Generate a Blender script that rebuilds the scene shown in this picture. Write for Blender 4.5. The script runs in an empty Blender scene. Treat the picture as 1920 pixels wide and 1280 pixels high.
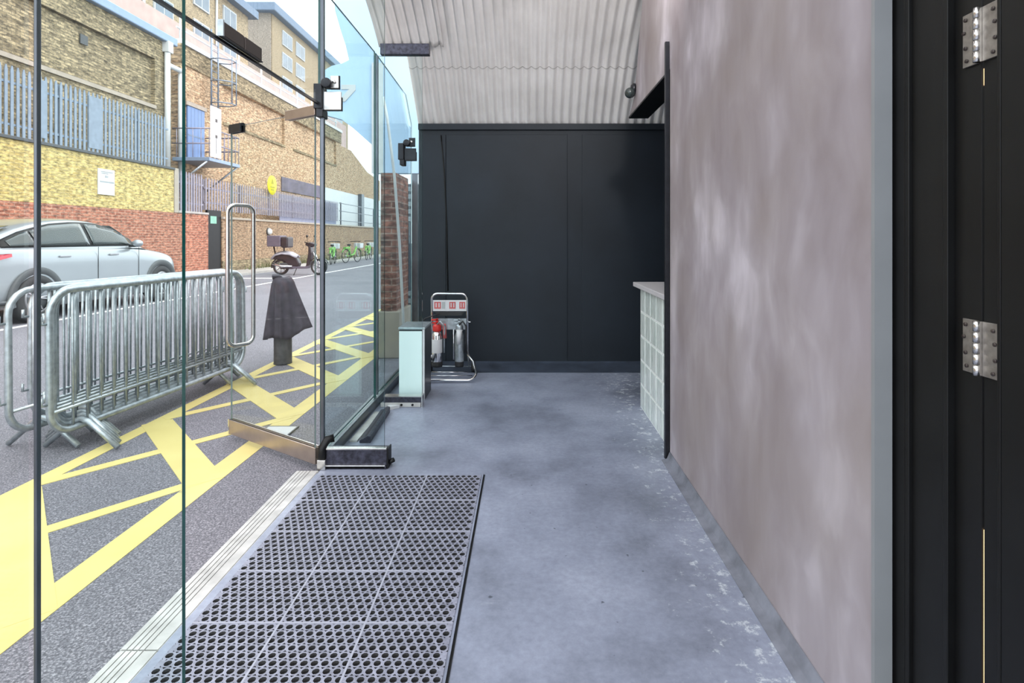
import bpy, bmesh, math, random
from mathutils import Vector, Matrix, Euler
PI = math.pi
random.seed(7)
scene = bpy.context.scene
COL = scene.collection

# ------------------------------------------------------------------ helpers
class MB:
    """collects shapes in one bmesh; build() links them as ONE mesh object"""
    def __init__(s):
        s.bm = bmesh.new()
    def face(s, pts, mi=0, smooth=False):
        f = s.bm.faces.new([s.bm.verts.new(p) for p in pts]); f.material_index = mi; f.smooth = smooth; return f
    def box(s, x0, x1, y0, y1, z0, z1, mi=0, M=None):
        P = [Vector(p) for p in ((x0,y0,z0),(x1,y0,z0),(x1,y1,z0),(x0,y1,z0),(x0,y0,z1),(x1,y0,z1),(x1,y1,z1),(x0,y1,z1))]
        if M is not None: P = [M @ p for p in P]
        v = [s.bm.verts.new(p) for p in P]
        for q in ((3,2,1,0),(4,5,6,7),(0,1,5,4),(1,2,6,5),(2,3,7,6),(3,0,4,7)):
            f = s.bm.faces.new([v[i] for i in q]); f.material_index = mi
        return s
    def prism(s, pts, ext, mi=0, mi_side=None):
        """polygon pts extruded by vector ext"""
        ext = Vector(ext); P = [Vector(p) for p in pts]; n = len(P)
        a = [s.bm.verts.new(p) for p in P]; b = [s.bm.verts.new(p + ext) for p in P]
        f = s.bm.faces.new(list(reversed(a))); f.material_index = mi
        f = s.bm.faces.new(b); f.material_index = mi
        for i in range(n):
            f = s.bm.faces.new([a[i], a[(i+1) % n], b[(i+1) % n], b[i]])
            f.material_index = mi if mi_side is None else mi_side
        return s
    def tube(s, pts, r, n=10, closed=False, mi=0, caps=True):
        P = [Vector(p) for p in pts]; m = len(P)
        rr = r if isinstance(r, (list, tuple)) else [r]*m
        T = []
        for i in range(m):
            if closed: t = P[(i+1) % m] - P[i-1]
            elif i == 0: t = P[1]-P[0]
            elif i == m-1: t = P[-1]-P[-2]
            else: t = P[i+1]-P[i-1]
            T.append(t.normalized())
        up = Vector((0,0,1)) if abs(T[0].z) < .9 else Vector((1,0,0))
        N = (up - T[0]*up.dot(T[0])).normalized(); rings = []
        for i in range(m):
            N = (N - T[i]*N.dot(T[i])).normalized(); B = T[i].cross(N)
            rings.append([s.bm.verts.new(P[i] + (N*math.cos(2*PI*k/n) + B*math.sin(2*PI*k/n))*rr[i]) for k in range(n)])
        for i in range(m if closed else m-1):
            a, b = rings[i], rings[(i+1) % m]
            for k in range(n):
                f = s.bm.faces.new([a[k], a[(k+1) % n], b[(k+1) % n], b[k]]); f.smooth = True; f.material_index = mi
        if not closed and caps:
            for q in (list(reversed(rings[0])), rings[-1]):
                f = s.bm.faces.new(q); f.material_index = mi
        return s
    def lathe(s, prof, n=24, M=None, mi=0, smooth=True):
        """profile of (radius, height) about local z, moved by M"""
        M = M or Matrix(); rings = []
        for (r, z) in prof:
            if r < 1e-6: rings.append([s.bm.verts.new(M @ Vector((0,0,z)))])
            else: rings.append([s.bm.verts.new(M @ Vector((r*math.cos(2*PI*k/n), r*math.sin(2*PI*k/n), z))) for k in range(n)])
        for a, b in zip(rings, rings[1:]):
            for k in range(n):
                k2 = (k+1) % n
                if len(a) == 1 and len(b) == 1: continue
                if len(a) == 1: q = [a[0], b[k2], b[k]][::-1]
                elif len(b) == 1: q = [a[k], a[k2], b[0]]
                else: q = [a[k], a[k2], b[k2], b[k]]
                f = s.bm.faces.new(q); f.smooth = smooth; f.material_index = mi
        return s
    def grid(s, rows, closed=False, mi=0, smooth=True):
        V = [[s.bm.verts.new(p) for p in r] for r in rows]; n = len(V[0])
        for a, b in zip(V, V[1:]):
            for k in range(n if closed else n-1):
                f = s.bm.faces.new([a[k], a[(k+1) % n], b[(k+1) % n], b[k]]); f.smooth = smooth; f.material_index = mi
        return V
    def ball(s, c, r, n=16, m=10, sc=(1,1,1)):
        M = Matrix.Translation(c) @ Matrix.Diagonal((*sc, 1))
        return s.lathe([(r*math.sin(PI*i/m), -r*math.cos(PI*i/m)) for i in range(m+1)], n, M)
    def build(s, name, mats, parent=None, origin=None, local=False, bevel=0, solid=0, sub=0, recalc=True):
        bm = s.bm
        bmesh.ops.remove_doubles(bm, verts=bm.verts, dist=1e-6) if len(bm.verts) < 60000 else None
        if recalc: bmesh.ops.recalc_face_normals(bm, faces=bm.faces)
        o = None
        if origin is None: origin = Vector(parent.location) if (parent is not None and not local) else Vector((0,0,0))
        if parent is not None and parent.parent is not None and not local: origin = Vector(parent['_w']) if '_w' in parent else origin
        if not local: bmesh.ops.translate(bm, verts=bm.verts, vec=-Vector(origin))
        me = bpy.data.meshes.new(name); bm.to_mesh(me); bm.free()
        for m in (mats if isinstance(mats, (list, tuple)) else [mats]): me.materials.append(m)
        o = bpy.data.objects.new(name, me); COL.objects.link(o)
        if parent is not None: o.parent = parent
        elif not local: o.location = origin
        if solid:
            md = o.modifiers.new('solid', 'SOLIDIFY'); md.thickness = solid; md.offset = 0
        if bevel:
            md = o.modifiers.new('bevel', 'BEVEL'); md.width = bevel; md.segments = 2; md.limit_method = 'ANGLE'; md.angle_limit = .6
        if sub:
            md = o.modifiers.new('sub', 'SUBSURF'); md.levels = sub; md.render_levels = sub
        return o

def tag(o, label=None, cat=None, group=None, kind=None):
    if label: o['label'] = label
    if cat: o['category'] = cat
    if group: o['group'] = group
    if kind: o['kind'] = kind
    return o
def thing(name, label, cat, loc=(0,0,0), rot=(0,0,0), group=None, kind=None):
    o = bpy.data.objects.new(name, None); COL.objects.link(o)
    o.location = loc; o.rotation_euler = rot; o.empty_display_size = .1
    return tag(o, label, cat, group, kind)
def sub(name, mb, m, part, root, **k):
    """a sub-part: child of a part whose local frame equals its thing's frame"""
    k.setdefault('local', False)
    if k['local']: return mb.build(name, m, part, **k)
    return mb.build(name, m, part, origin=Vector(root.location), **k)
def copy_tree(o, parent=None):
    c = o.copy(); COL.objects.link(c)
    if parent is not None: c.parent = parent
    for ch in list(o.children): copy_tree(ch, c)
    return c
def arc(cx, cz, r, a0, a1, n):
    return [(cx + r*math.cos(a0+(a1-a0)*i/n), cz + r*math.sin(a0+(a1-a0)*i/n)) for i in range(n+1)]
def rrect(x0, x1, z0, z1, r, n=6):
    """rounded rectangle outline in 2-D, counter-clockwise"""
    return (arc(x1-r, z0+r, r, -PI/2, 0, n) + arc(x1-r, z1-r, r, 0, PI/2, n) +
            arc(x0+r, z1-r, r, PI/2, PI, n) + arc(x0+r, z0+r, r, PI, 1.5*PI, n))

# ------------------------------------------------------------------ materials
def S(r, g, b):
    f = lambda c: c/12.92 if c <= .04045 else ((c+.055)/1.055)**2.4
    return (f(r/255), f(g/255), f(b/255), 1)
def nt(name):
    m = bpy.data.materials.new(name); m.use_nodes = True
    t = m.node_tree; return m, t, t.nodes['Principled BSDF']
def N(t, kind, **k):
    n = t.nodes.new(kind)
    for a, v in k.items():
        if a.startswith('i_'): n.inputs[a[2:].replace('_', ' ')].default_value = v
        else: setattr(n, a, v)
    return n
def pos(t, sx=1, sy=1, sz=1):
    g = N(t, 'ShaderNodeNewGeometry'); m = N(t, 'ShaderNodeVectorMath', operation='MULTIPLY')
    m.inputs[1].default_value = (sx, sy, sz); t.links.new(g.outputs['Position'], m.inputs[0]); return m.outputs[0]
def noise(t, vec, scale, detail=4, rough=.55):
    n = N(t, 'ShaderNodeTexNoise'); n.inputs['Scale'].default_value = scale; n.inputs['Detail'].default_value = detail
    n.inputs['Roughness'].default_value = rough; t.links.new(vec, n.inputs['Vector']); return n.outputs['Fac']
def ramp(t, fac, stops):
    r = N(t, 'ShaderNodeValToRGB'); e = r.color_ramp.elements
    while len(e) < len(stops): e.new(.5)
    for el, (p, c) in zip(e, stops): el.position = p; el.color = c
    t.links.new(fac, r.inputs[0]); return r.outputs[0]
def mix(t, fac, a, b, mode='MIX'):
    m = N(t, 'ShaderNodeMix', data_type='RGBA', blend_type=mode)
    for sock, v in ((m.inputs[0], fac), (m.inputs[6], a), (m.inputs[7], b)):
        if hasattr(v, 'is_linked') or hasattr(v, 'node'): t.links.new(v, sock)
        else: sock.default_value = v
    return m.outputs[2]
def bump(t, p, height, strength=.3, dist=.01):
    b = N(t, 'ShaderNodeBump'); b.inputs['Strength'].default_value = strength; b.inputs['Distance'].default_value = dist
    t.links.new(height, b.inputs['Height']); t.links.new(b.outputs[0], p.inputs['Normal'])
def plain(name, col, rough=.5, metal=0, var=.12, scale=6, coat=0):
    m, t, p = nt(name)
    f = noise(t, pos(t), scale)
    d = tuple(c*(1-var) for c in col[:3]) + (1,); l = tuple(min(1, c*(1+var)) for c in col[:3]) + (1,)
    t.links.new(ramp(t, f, [(.3, d), (.7, l)]), p.inputs['Base Color'])
    p.inputs['Roughness'].default_value = rough; p.inputs['Metallic'].default_value = metal
    if coat: p.inputs['Coat Weight'].default_value = coat; p.inputs['Coat Roughness'].default_value = .08
    return m
ALB = .62
def brick(name, c1, c2, mortar, axis='y', stain=.35, blotch=None, patch=1.2):
    m, t, p = nt(name)
    g = N(t, 'ShaderNodeNewGeometry'); sp = N(t, 'ShaderNodeSeparateXYZ'); cb = N(t, 'ShaderNodeCombineXYZ')
    t.links.new(g.outputs['Position'], sp.inputs[0])
    t.links.new(sp.outputs['Y' if axis == 'y' else 'X'], cb.inputs[0]); t.links.new(sp.outputs['Z'], cb.inputs[1])
    b = N(t, 'ShaderNodeTexBrick'); t.links.new(cb.outputs[0], b.inputs['Vector'])
    b.inputs['Scale'].default_value = 1; b.inputs['Brick Width'].default_value = .225; b.inputs['Row Height'].default_value = .075
    b.inputs['Mortar Size'].default_value = .009; b.inputs['Mortar Smooth'].default_value = .2; b.inputs['Bias'].default_value = 0
    b.inputs['Color1'].default_value = c1; b.inputs['Color2'].default_value = c2; b.inputs['Mortar'].default_value = mortar
    f = noise(t, pos(t), patch, 6, .7)
    c = mix(t, ramp(t, f, [(.35, (0,0,0,1)), (.75, (stain,)*3+(1,))]), b.outputs['Color'], blotch or (.05,.04,.035,1))
    f2 = noise(t, pos(t, 4.4, 4.4, 13), 1.5, 3, .7)
    c = mix(t, 1, c, ramp(t, f2, [(.32, (.30*ALB,.30*ALB,.30*ALB,1)), (.5, (.85*ALB,.85*ALB,.84*ALB,1)), (.68, (1.45*ALB,1.42*ALB,1.36*ALB,1))]), 'MULTIPLY')
    t.links.new(c, p.inputs['Base Color']); p.inputs['Roughness'].default_value = .9
    bump(t, p, b.outputs['Fac'], -.4, .01)
    return m
def glass(name, tint, refl=1.0):
    """thin clear pane: tinted see-through with fresnel reflection on top"""
    m, t, p = nt(name); t.nodes.remove(p)
    out = t.nodes['Material Output']
    tr = N(t, 'ShaderNodeBsdfTransparent'); tr.inputs[0].default_value = tint
    gl = N(t, 'ShaderNodeBsdfGlossy'); gl.inputs['Roughness'].default_value = .0; gl.inputs[0].default_value = (.9*refl,.97*refl,1*refl,1)
    lw = N(t, 'ShaderNodeLayerWeight'); lw.inputs['Blend'].default_value = .5
    pw = N(t, 'ShaderNodeMath', operation='POWER'); pw.inputs[1].default_value = 5; t.links.new(lw.outputs['Facing'], pw.inputs[0])
    fr = N(t, 'ShaderNodeMath', operation='MULTIPLY_ADD'); t.links.new(pw.outputs[0], fr.inputs[0]); fr.inputs[1].default_value = .95*refl; fr.inputs[2].default_value = .035*refl
    mx = N(t, 'ShaderNodeMixShader')
    t.links.new(fr.outputs[0], mx.inputs[0]); t.links.new(tr.outputs[0], mx.inputs[1]); t.links.new(gl.outputs[0], mx.inputs[2])
    t.links.new(mx.outputs[0], out.inputs[0]); return m

M = {}
M['glass'] = glass('clear_glass', (.965,.985,.98,1), .7)
M['glass_fin'] = glass('greenish_glass', (.94,.98,.975,1), .35)
M['glass_facade'] = glass('facade_glass', (.92,.965,.975,1), .7)
M['glass_edge'] = plain('glass_edge', (.012,.075,.068,1), .12, 0, .2)
M['black'] = plain('black_paint', (.0045,.0047,.005,1), .45, 0, .3)
M['black'].node_tree.nodes['Principled BSDF'].inputs['Specular IOR Level'].default_value = .3
M['black_metal'] = plain('black_metal', (.016,.017,.022,1), .35, .4, .3, 20)
M['rail'] = plain('worn_rail', (.045,.045,.065,1), .42, .5, .6, 40)
M['channel'] = plain('dark_channel', (.12,.13,.15,1), .3, .8, .2)
M['steel'] = plain('brushed_steel', (.62,.6,.58,1), .26, 1, .12, 30)
M['hinge'] = plain('dull_hinge_steel', (.30,.28,.26,1), .42, .8, .2, 60)
M['handle'] = plain('handle_steel', (.60,.57,.55,1), .2, 1, .06)
M['brown_steel'] = plain('kick_rail_steel', S(176,160,150), .3, .75, .12, 8)
M['galv'] = plain('galvanised_steel', (.40,.44,.47,1), .38, .7, .25, 25)
M['chrome'] = plain('chrome', (.78,.78,.8,1), .14, 1, .05)
M['white'] = plain('white_paint', (.55,.56,.57,1), .5, 0, .06)
M['white_panel'] = plain('white_panel', (.60,.60,.62,1), .45, 0, .04)
M['mint'] = plain('mint_enamel', S(240,250,250), .3, 0, .02, 3)
M['dark_side'] = plain('dark_grey_side', (.04,.045,.055,1), .4)
M['brown'] = plain('brown_cover', (.045,.033,.03,1), .4, .2, .2)
M['red'] = plain('red_enamel', (.55,.03,.025,1), .3)
M['rubber'] = plain('black_rubber', (.02,.02,.022,1), .6)
M['tyre'] = plain('tyre_rubber', (.025,.025,.027,1), .7)
M['pink_red'] = plain('red_ink', (.5,.10,.10,1), .5)
M['grey_ink'] = plain('grey_ink', (.28,.3,.31,1), .6)
M['silver_car'] = plain('silver_car_paint', (.30,.325,.35,1), .3, .5, .03, 2, .7)
M['car_glass'] = plain('car_window', (.03,.04,.04,1), .05, .1, .06, .8, .3)
M['tail'] = plain('tail_lamp_red', (.45,.01,.03,1), .15, 0, .1, 4, 1)
M['alloy'] = plain('alloy_wheel', (.35,.35,.37,1), .3, .8)
M['cladding'] = plain('grey_cladding', (.06,.065,.07,1), .55)
M['plum'] = plain('plum_plastic', S(92,84,98), .45, 0, .1)
M['moped'] = plain('dark_moped_plastic', S(44,38,44), .35, .1, .2)
M['moped_seat'] = plain('seat_vinyl', S(172,168,178), .35, .0, .25)
M['green_bike'] = plain('bright_green_paint', S(118,172,84), .4)
M['sack'] = plain('dark_sack', S(62,56,66), .75, 0, .35, 14)
M['bollard'] = plain('worn_bollard', S(74,72,74), .6, .1, .4, 16)
M['palisade'] = plain('palisade_grey', S(124,136,150), .5, .4, .12, 9)
M['palisade_mauve'] = plain('palisade_mauve_grey', S(138,134,146), .5, .3, .14, 9)
M['blue_door'] = plain('blue_door_paint', S(98,124,166), .45, 0, .06)
M['yellow_sign'] = plain('yellow_sign', S(240,232,40), .5, 0, .05)
M['olive'] = plain('olive_ink', S(150,146,30), .6)
M['pale_blue'] = plain('pale_blue_sheet', S(172,200,228), .4, 0, .08, 1.2)
M['concrete'] = plain('pale_concrete', S(160,156,152), .85, 0, .12, 5)
M['stone'] = plain('stone', S(158,148,136), .85, 0, .1, 5)
M['gutter'] = plain('pale_blue_gutter', S(128,146,170), .4, .2, .06)
M['slate'] = plain('roof_blue_grey', S(104,122,144), .5, .1, .1)
M['beige'] = brick('beige_brick', S(214,192,158), S(198,176,142), S(206,192,170), 'y', .12)
M['beige_end'] = brick('beige_brick_end', S(196,184,172), S(184,172,160), S(196,186,176), 'x', .2)
M['pinkish'] = plain('pinkish_render', S(182,158,152), .8, 0, .12, 2)
M['win_white'] = plain('window_frame_white', (.42,.45,.48,1), .4)
M['pane'] = plain('window_pane', S(92,108,122), .12, .1, .3, .7, .3)
M['yellow_brick'] = brick('yellow_stock_brick', S(242,222,150), S(222,196,124), S(226,206,150), 'y', .16, S(176,130,70))
M['red_brick'] = brick('red_brick', S(214,144,118), S(184,114,92), S(212,172,150), 'y', .3, S(150,80,62))
M['tan_brick'] = brick('tan_brick', S(206,172,138), S(178,142,112), S(198,174,150), 'y', .35, S(120,100,84))
M['brown_brick'] = brick('weathered_brick', S(214,194,156), S(150,134,106), S(146,134,114), 'y', .34, S(96,86,66), .8)
M['orange_brick'] = brick('orange_brick', S(250,220,182), S(206,168,132), S(202,176,148), 'y', .26, S(150,118,88), .7)
M['pier_brick'] = brick('pier_brick', S(186,128,112), S(150,104,92), S(190,160,148), 'x', .2, S(70,60,60), 3)
M['screen_light'] = plain('pale_slats', S(160,176,186), .4, .3)
M['screen_dark'] = plain('dark_blue_slats', S(52,66,86), .4, .3)
M['dark_board'] = plain('dark_boarding', S(84,80,98), .6, 0, .3, 2)
M['weeds'] = plain('weed_leaf', S(98,102,70), .8, 0, .4, 12)

def asphalt():
    m, t, p = nt('asphalt'); P = pos(t)
    f = noise(t, P, 110, 2, .8); f2 = noise(t, P, .5, 5, .6)
    c = ramp(t, f, [(.3, S(72,72,78)), (.5, S(108,106,114)), (.72, S(168,166,172))])
    c = mix(t, 1, c, ramp(t, f2, [(.3, (.8,.8,.82,1)), (.7, (1.12,1.1,1.1,1))]), 'MULTIPLY')
    t.links.new(c, p.inputs['Base Color']); p.inputs['Roughness'].default_value = .8
    bump(t, p, f, .4, .006); return m
M['asphalt'] = asphalt()
def road_paint(name, col, worn):
    m, t, p = nt(name); P = pos(t)
    f = noise(t, P, 14, 8, .75); f2 = noise(t, P, 1.1, 4, .6)
    c = ramp(t, f, [(.26, worn), (.36, col)])
    c = mix(t, 1, c, ramp(t, f2, [(.3, (.88,.84,.74,1)), (.65, (1.05,1.05,1.05,1))]), 'MULTIPLY')
    t.links.new(c, p.inputs['Base Color']); p.inputs['Roughness'].default_value = .7
    return m
M['yellow_paint'] = road_paint('yellow_road_paint', S(208,193,128), S(136,128,96))
M['white_road'] = road_paint('white_road_paint', S(236,236,238), S(176,176,180))
def floor_mat():
    m, t, p = nt('painted_concrete_floor'); P = pos(t)
    f = noise(t, P, 1.3, 5, .6); f2 = noise(t, P, 38, 3, .7); f3 = noise(t, P, 5, 8, .75)
    c = ramp(t, f, [(.34, S(108,113,128)), (.5, S(134,140,158)), (.72, S(156,162,180))])
    c = mix(t, 1, c, ramp(t, f2, [(.3, (.86,.86,.87,1)), (.7, (1.1,1.1,1.1,1))]), 'MULTIPLY')
    # pale scuffs where the paint is worn, thickest along the wall on the right
    g = N(t, 'ShaderNodeNewGeometry'); sp = N(t, 'ShaderNodeSeparateXYZ'); t.links.new(g.outputs['Position'], sp.inputs[0])
    mr = N(t, 'ShaderNodeMapRange'); t.links.new(sp.outputs['X'], mr.inputs[0]); mr.inputs[1].default_value = .25; mr.inputs[2].default_value = .82
    mr.inputs[3].default_value = 0; mr.inputs[4].default_value = .19
    ad = N(t, 'ShaderNodeMath', operation='ADD'); t.links.new(mr.outputs[0], ad.inputs[0]); t.links.new(noise(t, P, 16, 6, .78), ad.inputs[1])
    c = mix(t, ramp(t, ad.outputs[0], [(.72, (0,0,0,1)), (.80, (.7,.7,.7,1))]), c, S(206,212,218))
    sy = N(t, 'ShaderNodeMapRange'); t.links.new(sp.outputs['Y'], sy.inputs[0]); sy.inputs[1].default_value = 5.2; sy.inputs[2].default_value = 5.75
    sy.inputs[3].default_value = 0; sy.inputs[4].default_value = .16
    a2 = N(t, 'ShaderNodeMath', operation='ADD'); t.links.new(sy.outputs[0], a2.inputs[0]); t.links.new(noise(t, pos(t, 1, 3, 1), 5, 6, .75), a2.inputs[1])
    c = mix(t, ramp(t, a2.outputs[0], [(.62, (0,0,0,1)), (.8, (.4,.4,.4,1))]), c, S(180,186,196))
    c = mix(t, ramp(t, noise(t, P, 26, 2, .5), [(.22, (1,1,1,1)), (.28, (0,0,0,1))]), c, S(70,76,88))
    t.links.new(c, p.inputs['Base Color'])
    t.links.new(ramp(t, f3, [(.3, (.28,)*3+(1,)), (.7, (.5,)*3+(1,))]), p.inputs['Roughness'])
    bump(t, p, f2, .12, .003); return m
M['floor'] = floor_mat()
def limewash():
    m, t, p = nt('limewashed_plaster')
    w = noise(t, pos(t), 1.1, 3, .5)
    base = pos(t, 1, 1.5, .62)
    wm = N(t, 'ShaderNodeVectorMath', operation='MULTIPLY_ADD'); t.links.new(base, wm.inputs[2])
    nv = N(t, 'ShaderNodeTexNoise'); nv.inputs['Scale'].default_value = 2.2; t.links.new(pos(t), nv.inputs['Vector'])
    t.links.new(nv.outputs['Color'], wm.inputs[0]); wm.inputs[1].default_value = (.35,.35,.35)
    f = noise(t, wm.outputs[0], 2.3, 4, .5)
    c = ramp(t, f, [(.3, S(134,124,128)), (.47, S(152,144,150)), (.58, S(168,161,169)), (.72, S(200,194,203))])
    c = mix(t, ramp(t, w, [(.4, (0,0,0,1)), (.65, (.55,.55,.55,1))]), c, S(148,138,134))
    t.links.new(c, p.inputs['Base Color']); p.inputs['Roughness'].default_value = .62
    bump(t, p, noise(t, pos(t), 60, 3), .08, .003); return m
M['limewash'] = limewash()
def backwall():
    m, t, p = nt('blue_black_boarding'); P = pos(t)
    c = ramp(t, noise(t, P, 1.6, 4, .6), [(.3, (.0065,.0105,.0165,1)), (.7, (.011,.0175,.027,1))])
    c = mix(t, ramp(t, noise(t, pos(t, 3, 1, 1), 5, 8, .8), [(.7, (0,0,0,1)), (.78, (.3,.3,.3,1))]), c, (.16,.18,.2,1))
    t.links.new(c, p.inputs['Base Color']); p.inputs['Roughness'].default_value = .55; p.inputs['Specular IOR Level'].default_value = .35
    bump(t, p, noise(t, P, 90, 3), .15, .002); return m
M['backwall'] = backwall()
def corrugated():
    m, t, p = nt('corrugated_iron'); P = pos(t)
    c = ramp(t, noise(t, P, 2.2, 5, .6), [(.3, S(226,222,220)), (.7, S(245,242,241))])
    t.links.new(c, p.inputs['Base Color']); p.inputs['Roughness'].default_value = .5; p.inputs['Metallic'].default_value = .15
    return m
M['corrugated'] = corrugated()
def matrubber():
    m, t, p = nt('mat_rubber'); P = pos(t)
    c = ramp(t, noise(t, P, 30, 4, .7), [(.3, S(106,108,122)), (.7, S(146,148,165))])
    t.links.new(c, p.inputs['Base Color']); p.inputs['Roughness'].default_value = .5
    return m
M['mat'] = matrubber()
M['mat_pit'] = plain('mat_hole_shade', (.012,.012,.014,1), .8)  # near-black colour standing in for shade inside the mat holes
M['threshold'] = plain('worn_white_aluminium', S(186,184,182), .5, .2, .22, 9)
M['threshold_groove'] = plain('threshold_groove', S(122,120,118), .6, .2, .3, 9)
M['cove'] = plain('dark_cove', S(118,121,132), .5, 0, .35, 8)
M['blue_grey_strip'] = plain('blue_grey_paint', S(134,137,140), .5, 0, .05)
M['counter_top'] = plain('counter_top', S(206,203,206), .3, 0, .05)
M['grout'] = plain('white_grout', S(228,232,230), .6, 0, .04)
def block_glass():
    m, t, p = nt('glass_block'); 
    c = ramp(t, noise(t, pos(t, 1, 22, 5), 1.6, 4, .6), [(.3, S(204,218,212)), (.55, S(232,240,236)), (.75, S(245,250,247))])
    t.links.new(c, p.inputs['Base Color']); p.inputs['Roughness'].default_value = .12
    p.inputs['Coat Weight'].default_value = .2
    bump(t, p, noise(t, pos(t, 1, 9, 4), 6, 2), .35, .01); return m
M['block'] = block_glass()
def emit(name, col, s):
    m, t, p = nt(name); p.inputs['Base Color'].default_value = col
    p.inputs['Emission Color'].default_value = col; p.inputs['Emission Strength'].default_value = s; return m
M['warm'] = emit('warm_light', (1,.62,.32,1), .85)

# ------------------------------------------------------------------ camera
cam = bpy.data.cameras.new('camera'); co = bpy.data.objects.new('camera', cam); COL.objects.link(co)
co.location = (0, 0, 1.38); co.rotation_euler = (PI/2, 0, 0)
cam.sensor_width = 36; cam.sensor_fit = 'HORIZONTAL'; cam.lens = 36*1040/1920
cam.shift_x = -28/1920; cam.shift_y = -195/1920; cam.clip_start = .02; cam.clip_end = 500
scene.camera = co

# ------------------------------------------------------------------ light
w = bpy.data.worlds.new('overcast_sky'); scene.world = w; w.use_nodes = True
t = w.node_tree; bg = t.nodes['Background']
tc = N(t, 'ShaderNodeTexCoord'); nz = N(t, 'ShaderNodeTexNoise'); nz.inputs['Scale'].default_value = 2.2; nz.inputs['Detail'].default_value = 5
t.links.new(tc.outputs['Generated'], nz.inputs['Vector'])
t.links.new(ramp(t, nz.outputs['Fac'], [(.35, (.80,.90,1,1)), (.6, (1,1,1,1))]), bg.inputs[0])
bg.inputs[1].default_value = 1.25
sl = bpy.data.lights.new('sun', 'SUN'); so = bpy.data.objects.new('sun', sl); COL.objects.link(so)
sl.energy = 1.1; sl.angle = math.radians(50); sl.color = (1, .95, .88)
so.rotation_euler = Vector((-.55, .35, -.75)).to_track_quat('-Z', 'Y').to_euler(); so.location = (10, -8, 14)
scene.view_settings.view_transform = 'Standard'; scene.view_settings.look = 'None'
scene.view_settings.gamma = 1; scene.view_settings.exposure = 1.3
try:
    scene.cycles.transparent_max_bounces = 40; scene.cycles.max_bounces = 14; scene.cycles.diffuse_bounces = 6
except Exception: pass

# ================================================================== THE ROOM
FX = -1.25                         # plane of the glass front
b = MB(); b.box(-1.225, 2.6, -2.2, 6.05, -.12, 0)
tag(b.build('floor', M['floor']), 'blue grey painted concrete floor with pale scuffs', 'floor', kind='structure')

# back wall: blue-black boarding with joints and a plinth
r = thing('wall_back', 'blue black boarded wall at the end of the lobby', 'wall', (0, 6.05, 0), kind='structure')
b = MB(); b.box(-1.18, 2.6, 6.05, 6.25, 0, 2.62); b.build('boarding', M['backwall'], r)
MB().box(-1.18,2.6,6.015,6.05,2.55,2.615).build('head_trim', M['backwall'], r)
b = MB()
for x0, x1, z0, z1 in ((-1.15,-.885,.03,2.5),(-.879,.44,.03,2.5),(.60,2.55,.03,2.5)):
    b.box(x0, x1, 6.038, 6.05, z0, z1)
b.build('panel', M['backwall'], r, bevel=.003)
b = MB(); b.tube([(-.935,6.034,2.49),(-.90,6.034,2.1),(-.872,6.034,1.5),(-.86,6.034,.8)], .007, 6)
b.build('cable', M['black'], r)
b = MB(); b.prism([(-1.18,6.037,.0),(-1.18,6.037,.034),(-1.18,5.99,.022),(-1.18,5.66,.002),(-1.18,5.66,.0)], (3.78,0,0))
M['cove_dark'] = plain('dark_blue_cove', S(58,66,80), .5, 0, .4, 5)
tag(b.build('baseboard_back', M['cove_dark']), 'dark low skirting under the blue black wall', 'baseboard', kind='structure')

# right wall with the hatch opening (slanted far end follows the iron vault)
b = MB()
b.prism([(.89,1.43,0),(.89,3.45,0),(.89,3.45,2.43),(.89,4.82,2.43),(.89,4.58,2.56),(.89,4.42,2.9),(.89,4.27,3.21),(.89,4.05,3.75),(.89,1.43,3.75)], (.16,0,0))
tag(b.build('wall_right', M['limewash']), 'mauve grey limewashed plaster wall with cloudy patches', 'wall', kind='structure')
b = MB(); b.prism([(.886,3.46,2.415),(.886,4.83,2.415),(1.055,4.83,2.415),(1.055,3.46,2.415)], (0,0,.014))
tag(b.build('trim_1', M['black']), 'black soffit board under the wall above the hatch', 'trim', kind='structure')
b = MB(); b.box(.862,.888,3.452,3.478,0,2.60); b.box(.862,1.06,3.470,3.478,0,2.41)
tag(b.build('trim_2', M['black_metal'], bevel=.002), 'thin black steel angle post beside the hatch', 'trim', kind='structure')
b = MB(); b.prism([(.889,1.44,0),(.835,1.44,0),(.835,1.44,.003),(.868,1.44,.010),(.884,1.44,.05),(.889,1.44,.05)], (0,2.0,0))
tag(b.build('baseboard_right', M['cove']), 'dark cove at the foot of the mauve wall', 'baseboard', kind='structure')
b = MB(); b.box(2.6, 2.75, 3.2, 6.25, 0, 4.0)
tag(b.build('wall_kiosk', M['backwall']), 'dark wall behind the counter', 'wall', kind='structure')
b = MB(); b.box(1.06, 2.6, 3.2, 3.35, 0, 3.8)
tag(b.build('wall_kiosk_front', M['backwall']), 'dark inner wall of the kiosk', 'wall', kind='structure')

# corrugated vault
PROF = [(6.10,2.57),(6.05,2.62),(5.80,2.87),(5.50,3.15),(5.22,3.345),(4.95,3.50),(4.6,3.645),(4.2,3.755),(3.7,3.83),(3.0,3.87),(1.7,3.885)]
def vault(x0, x1, prof, dz, pitch=.0885, amp=.025):
    rows = []; nx = int((x1-x0)/pitch*8)
    for i, (y, z) in enumerate(prof):
        a = prof[max(0,i-1)]; c = prof[min(len(prof)-1,i+1)]
        ty, tz = c[0]-a[0], c[1]-a[1]; l = math.hypot(ty, tz); ny, nz_ = tz/l, -ty/l
        if nz_ > 0: ny, nz_ = -ny, -nz_
        rows.append([(x, y + ny*(amp*(2*abs(math.cos(PI*x/pitch))-1)+dz), z + nz_*(amp*(2*abs(math.cos(PI*x/pitch))-1)+dz)) for x in [x0+(x1-x0)*k/nx for k in range(nx+1)]])
    return rows
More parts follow.
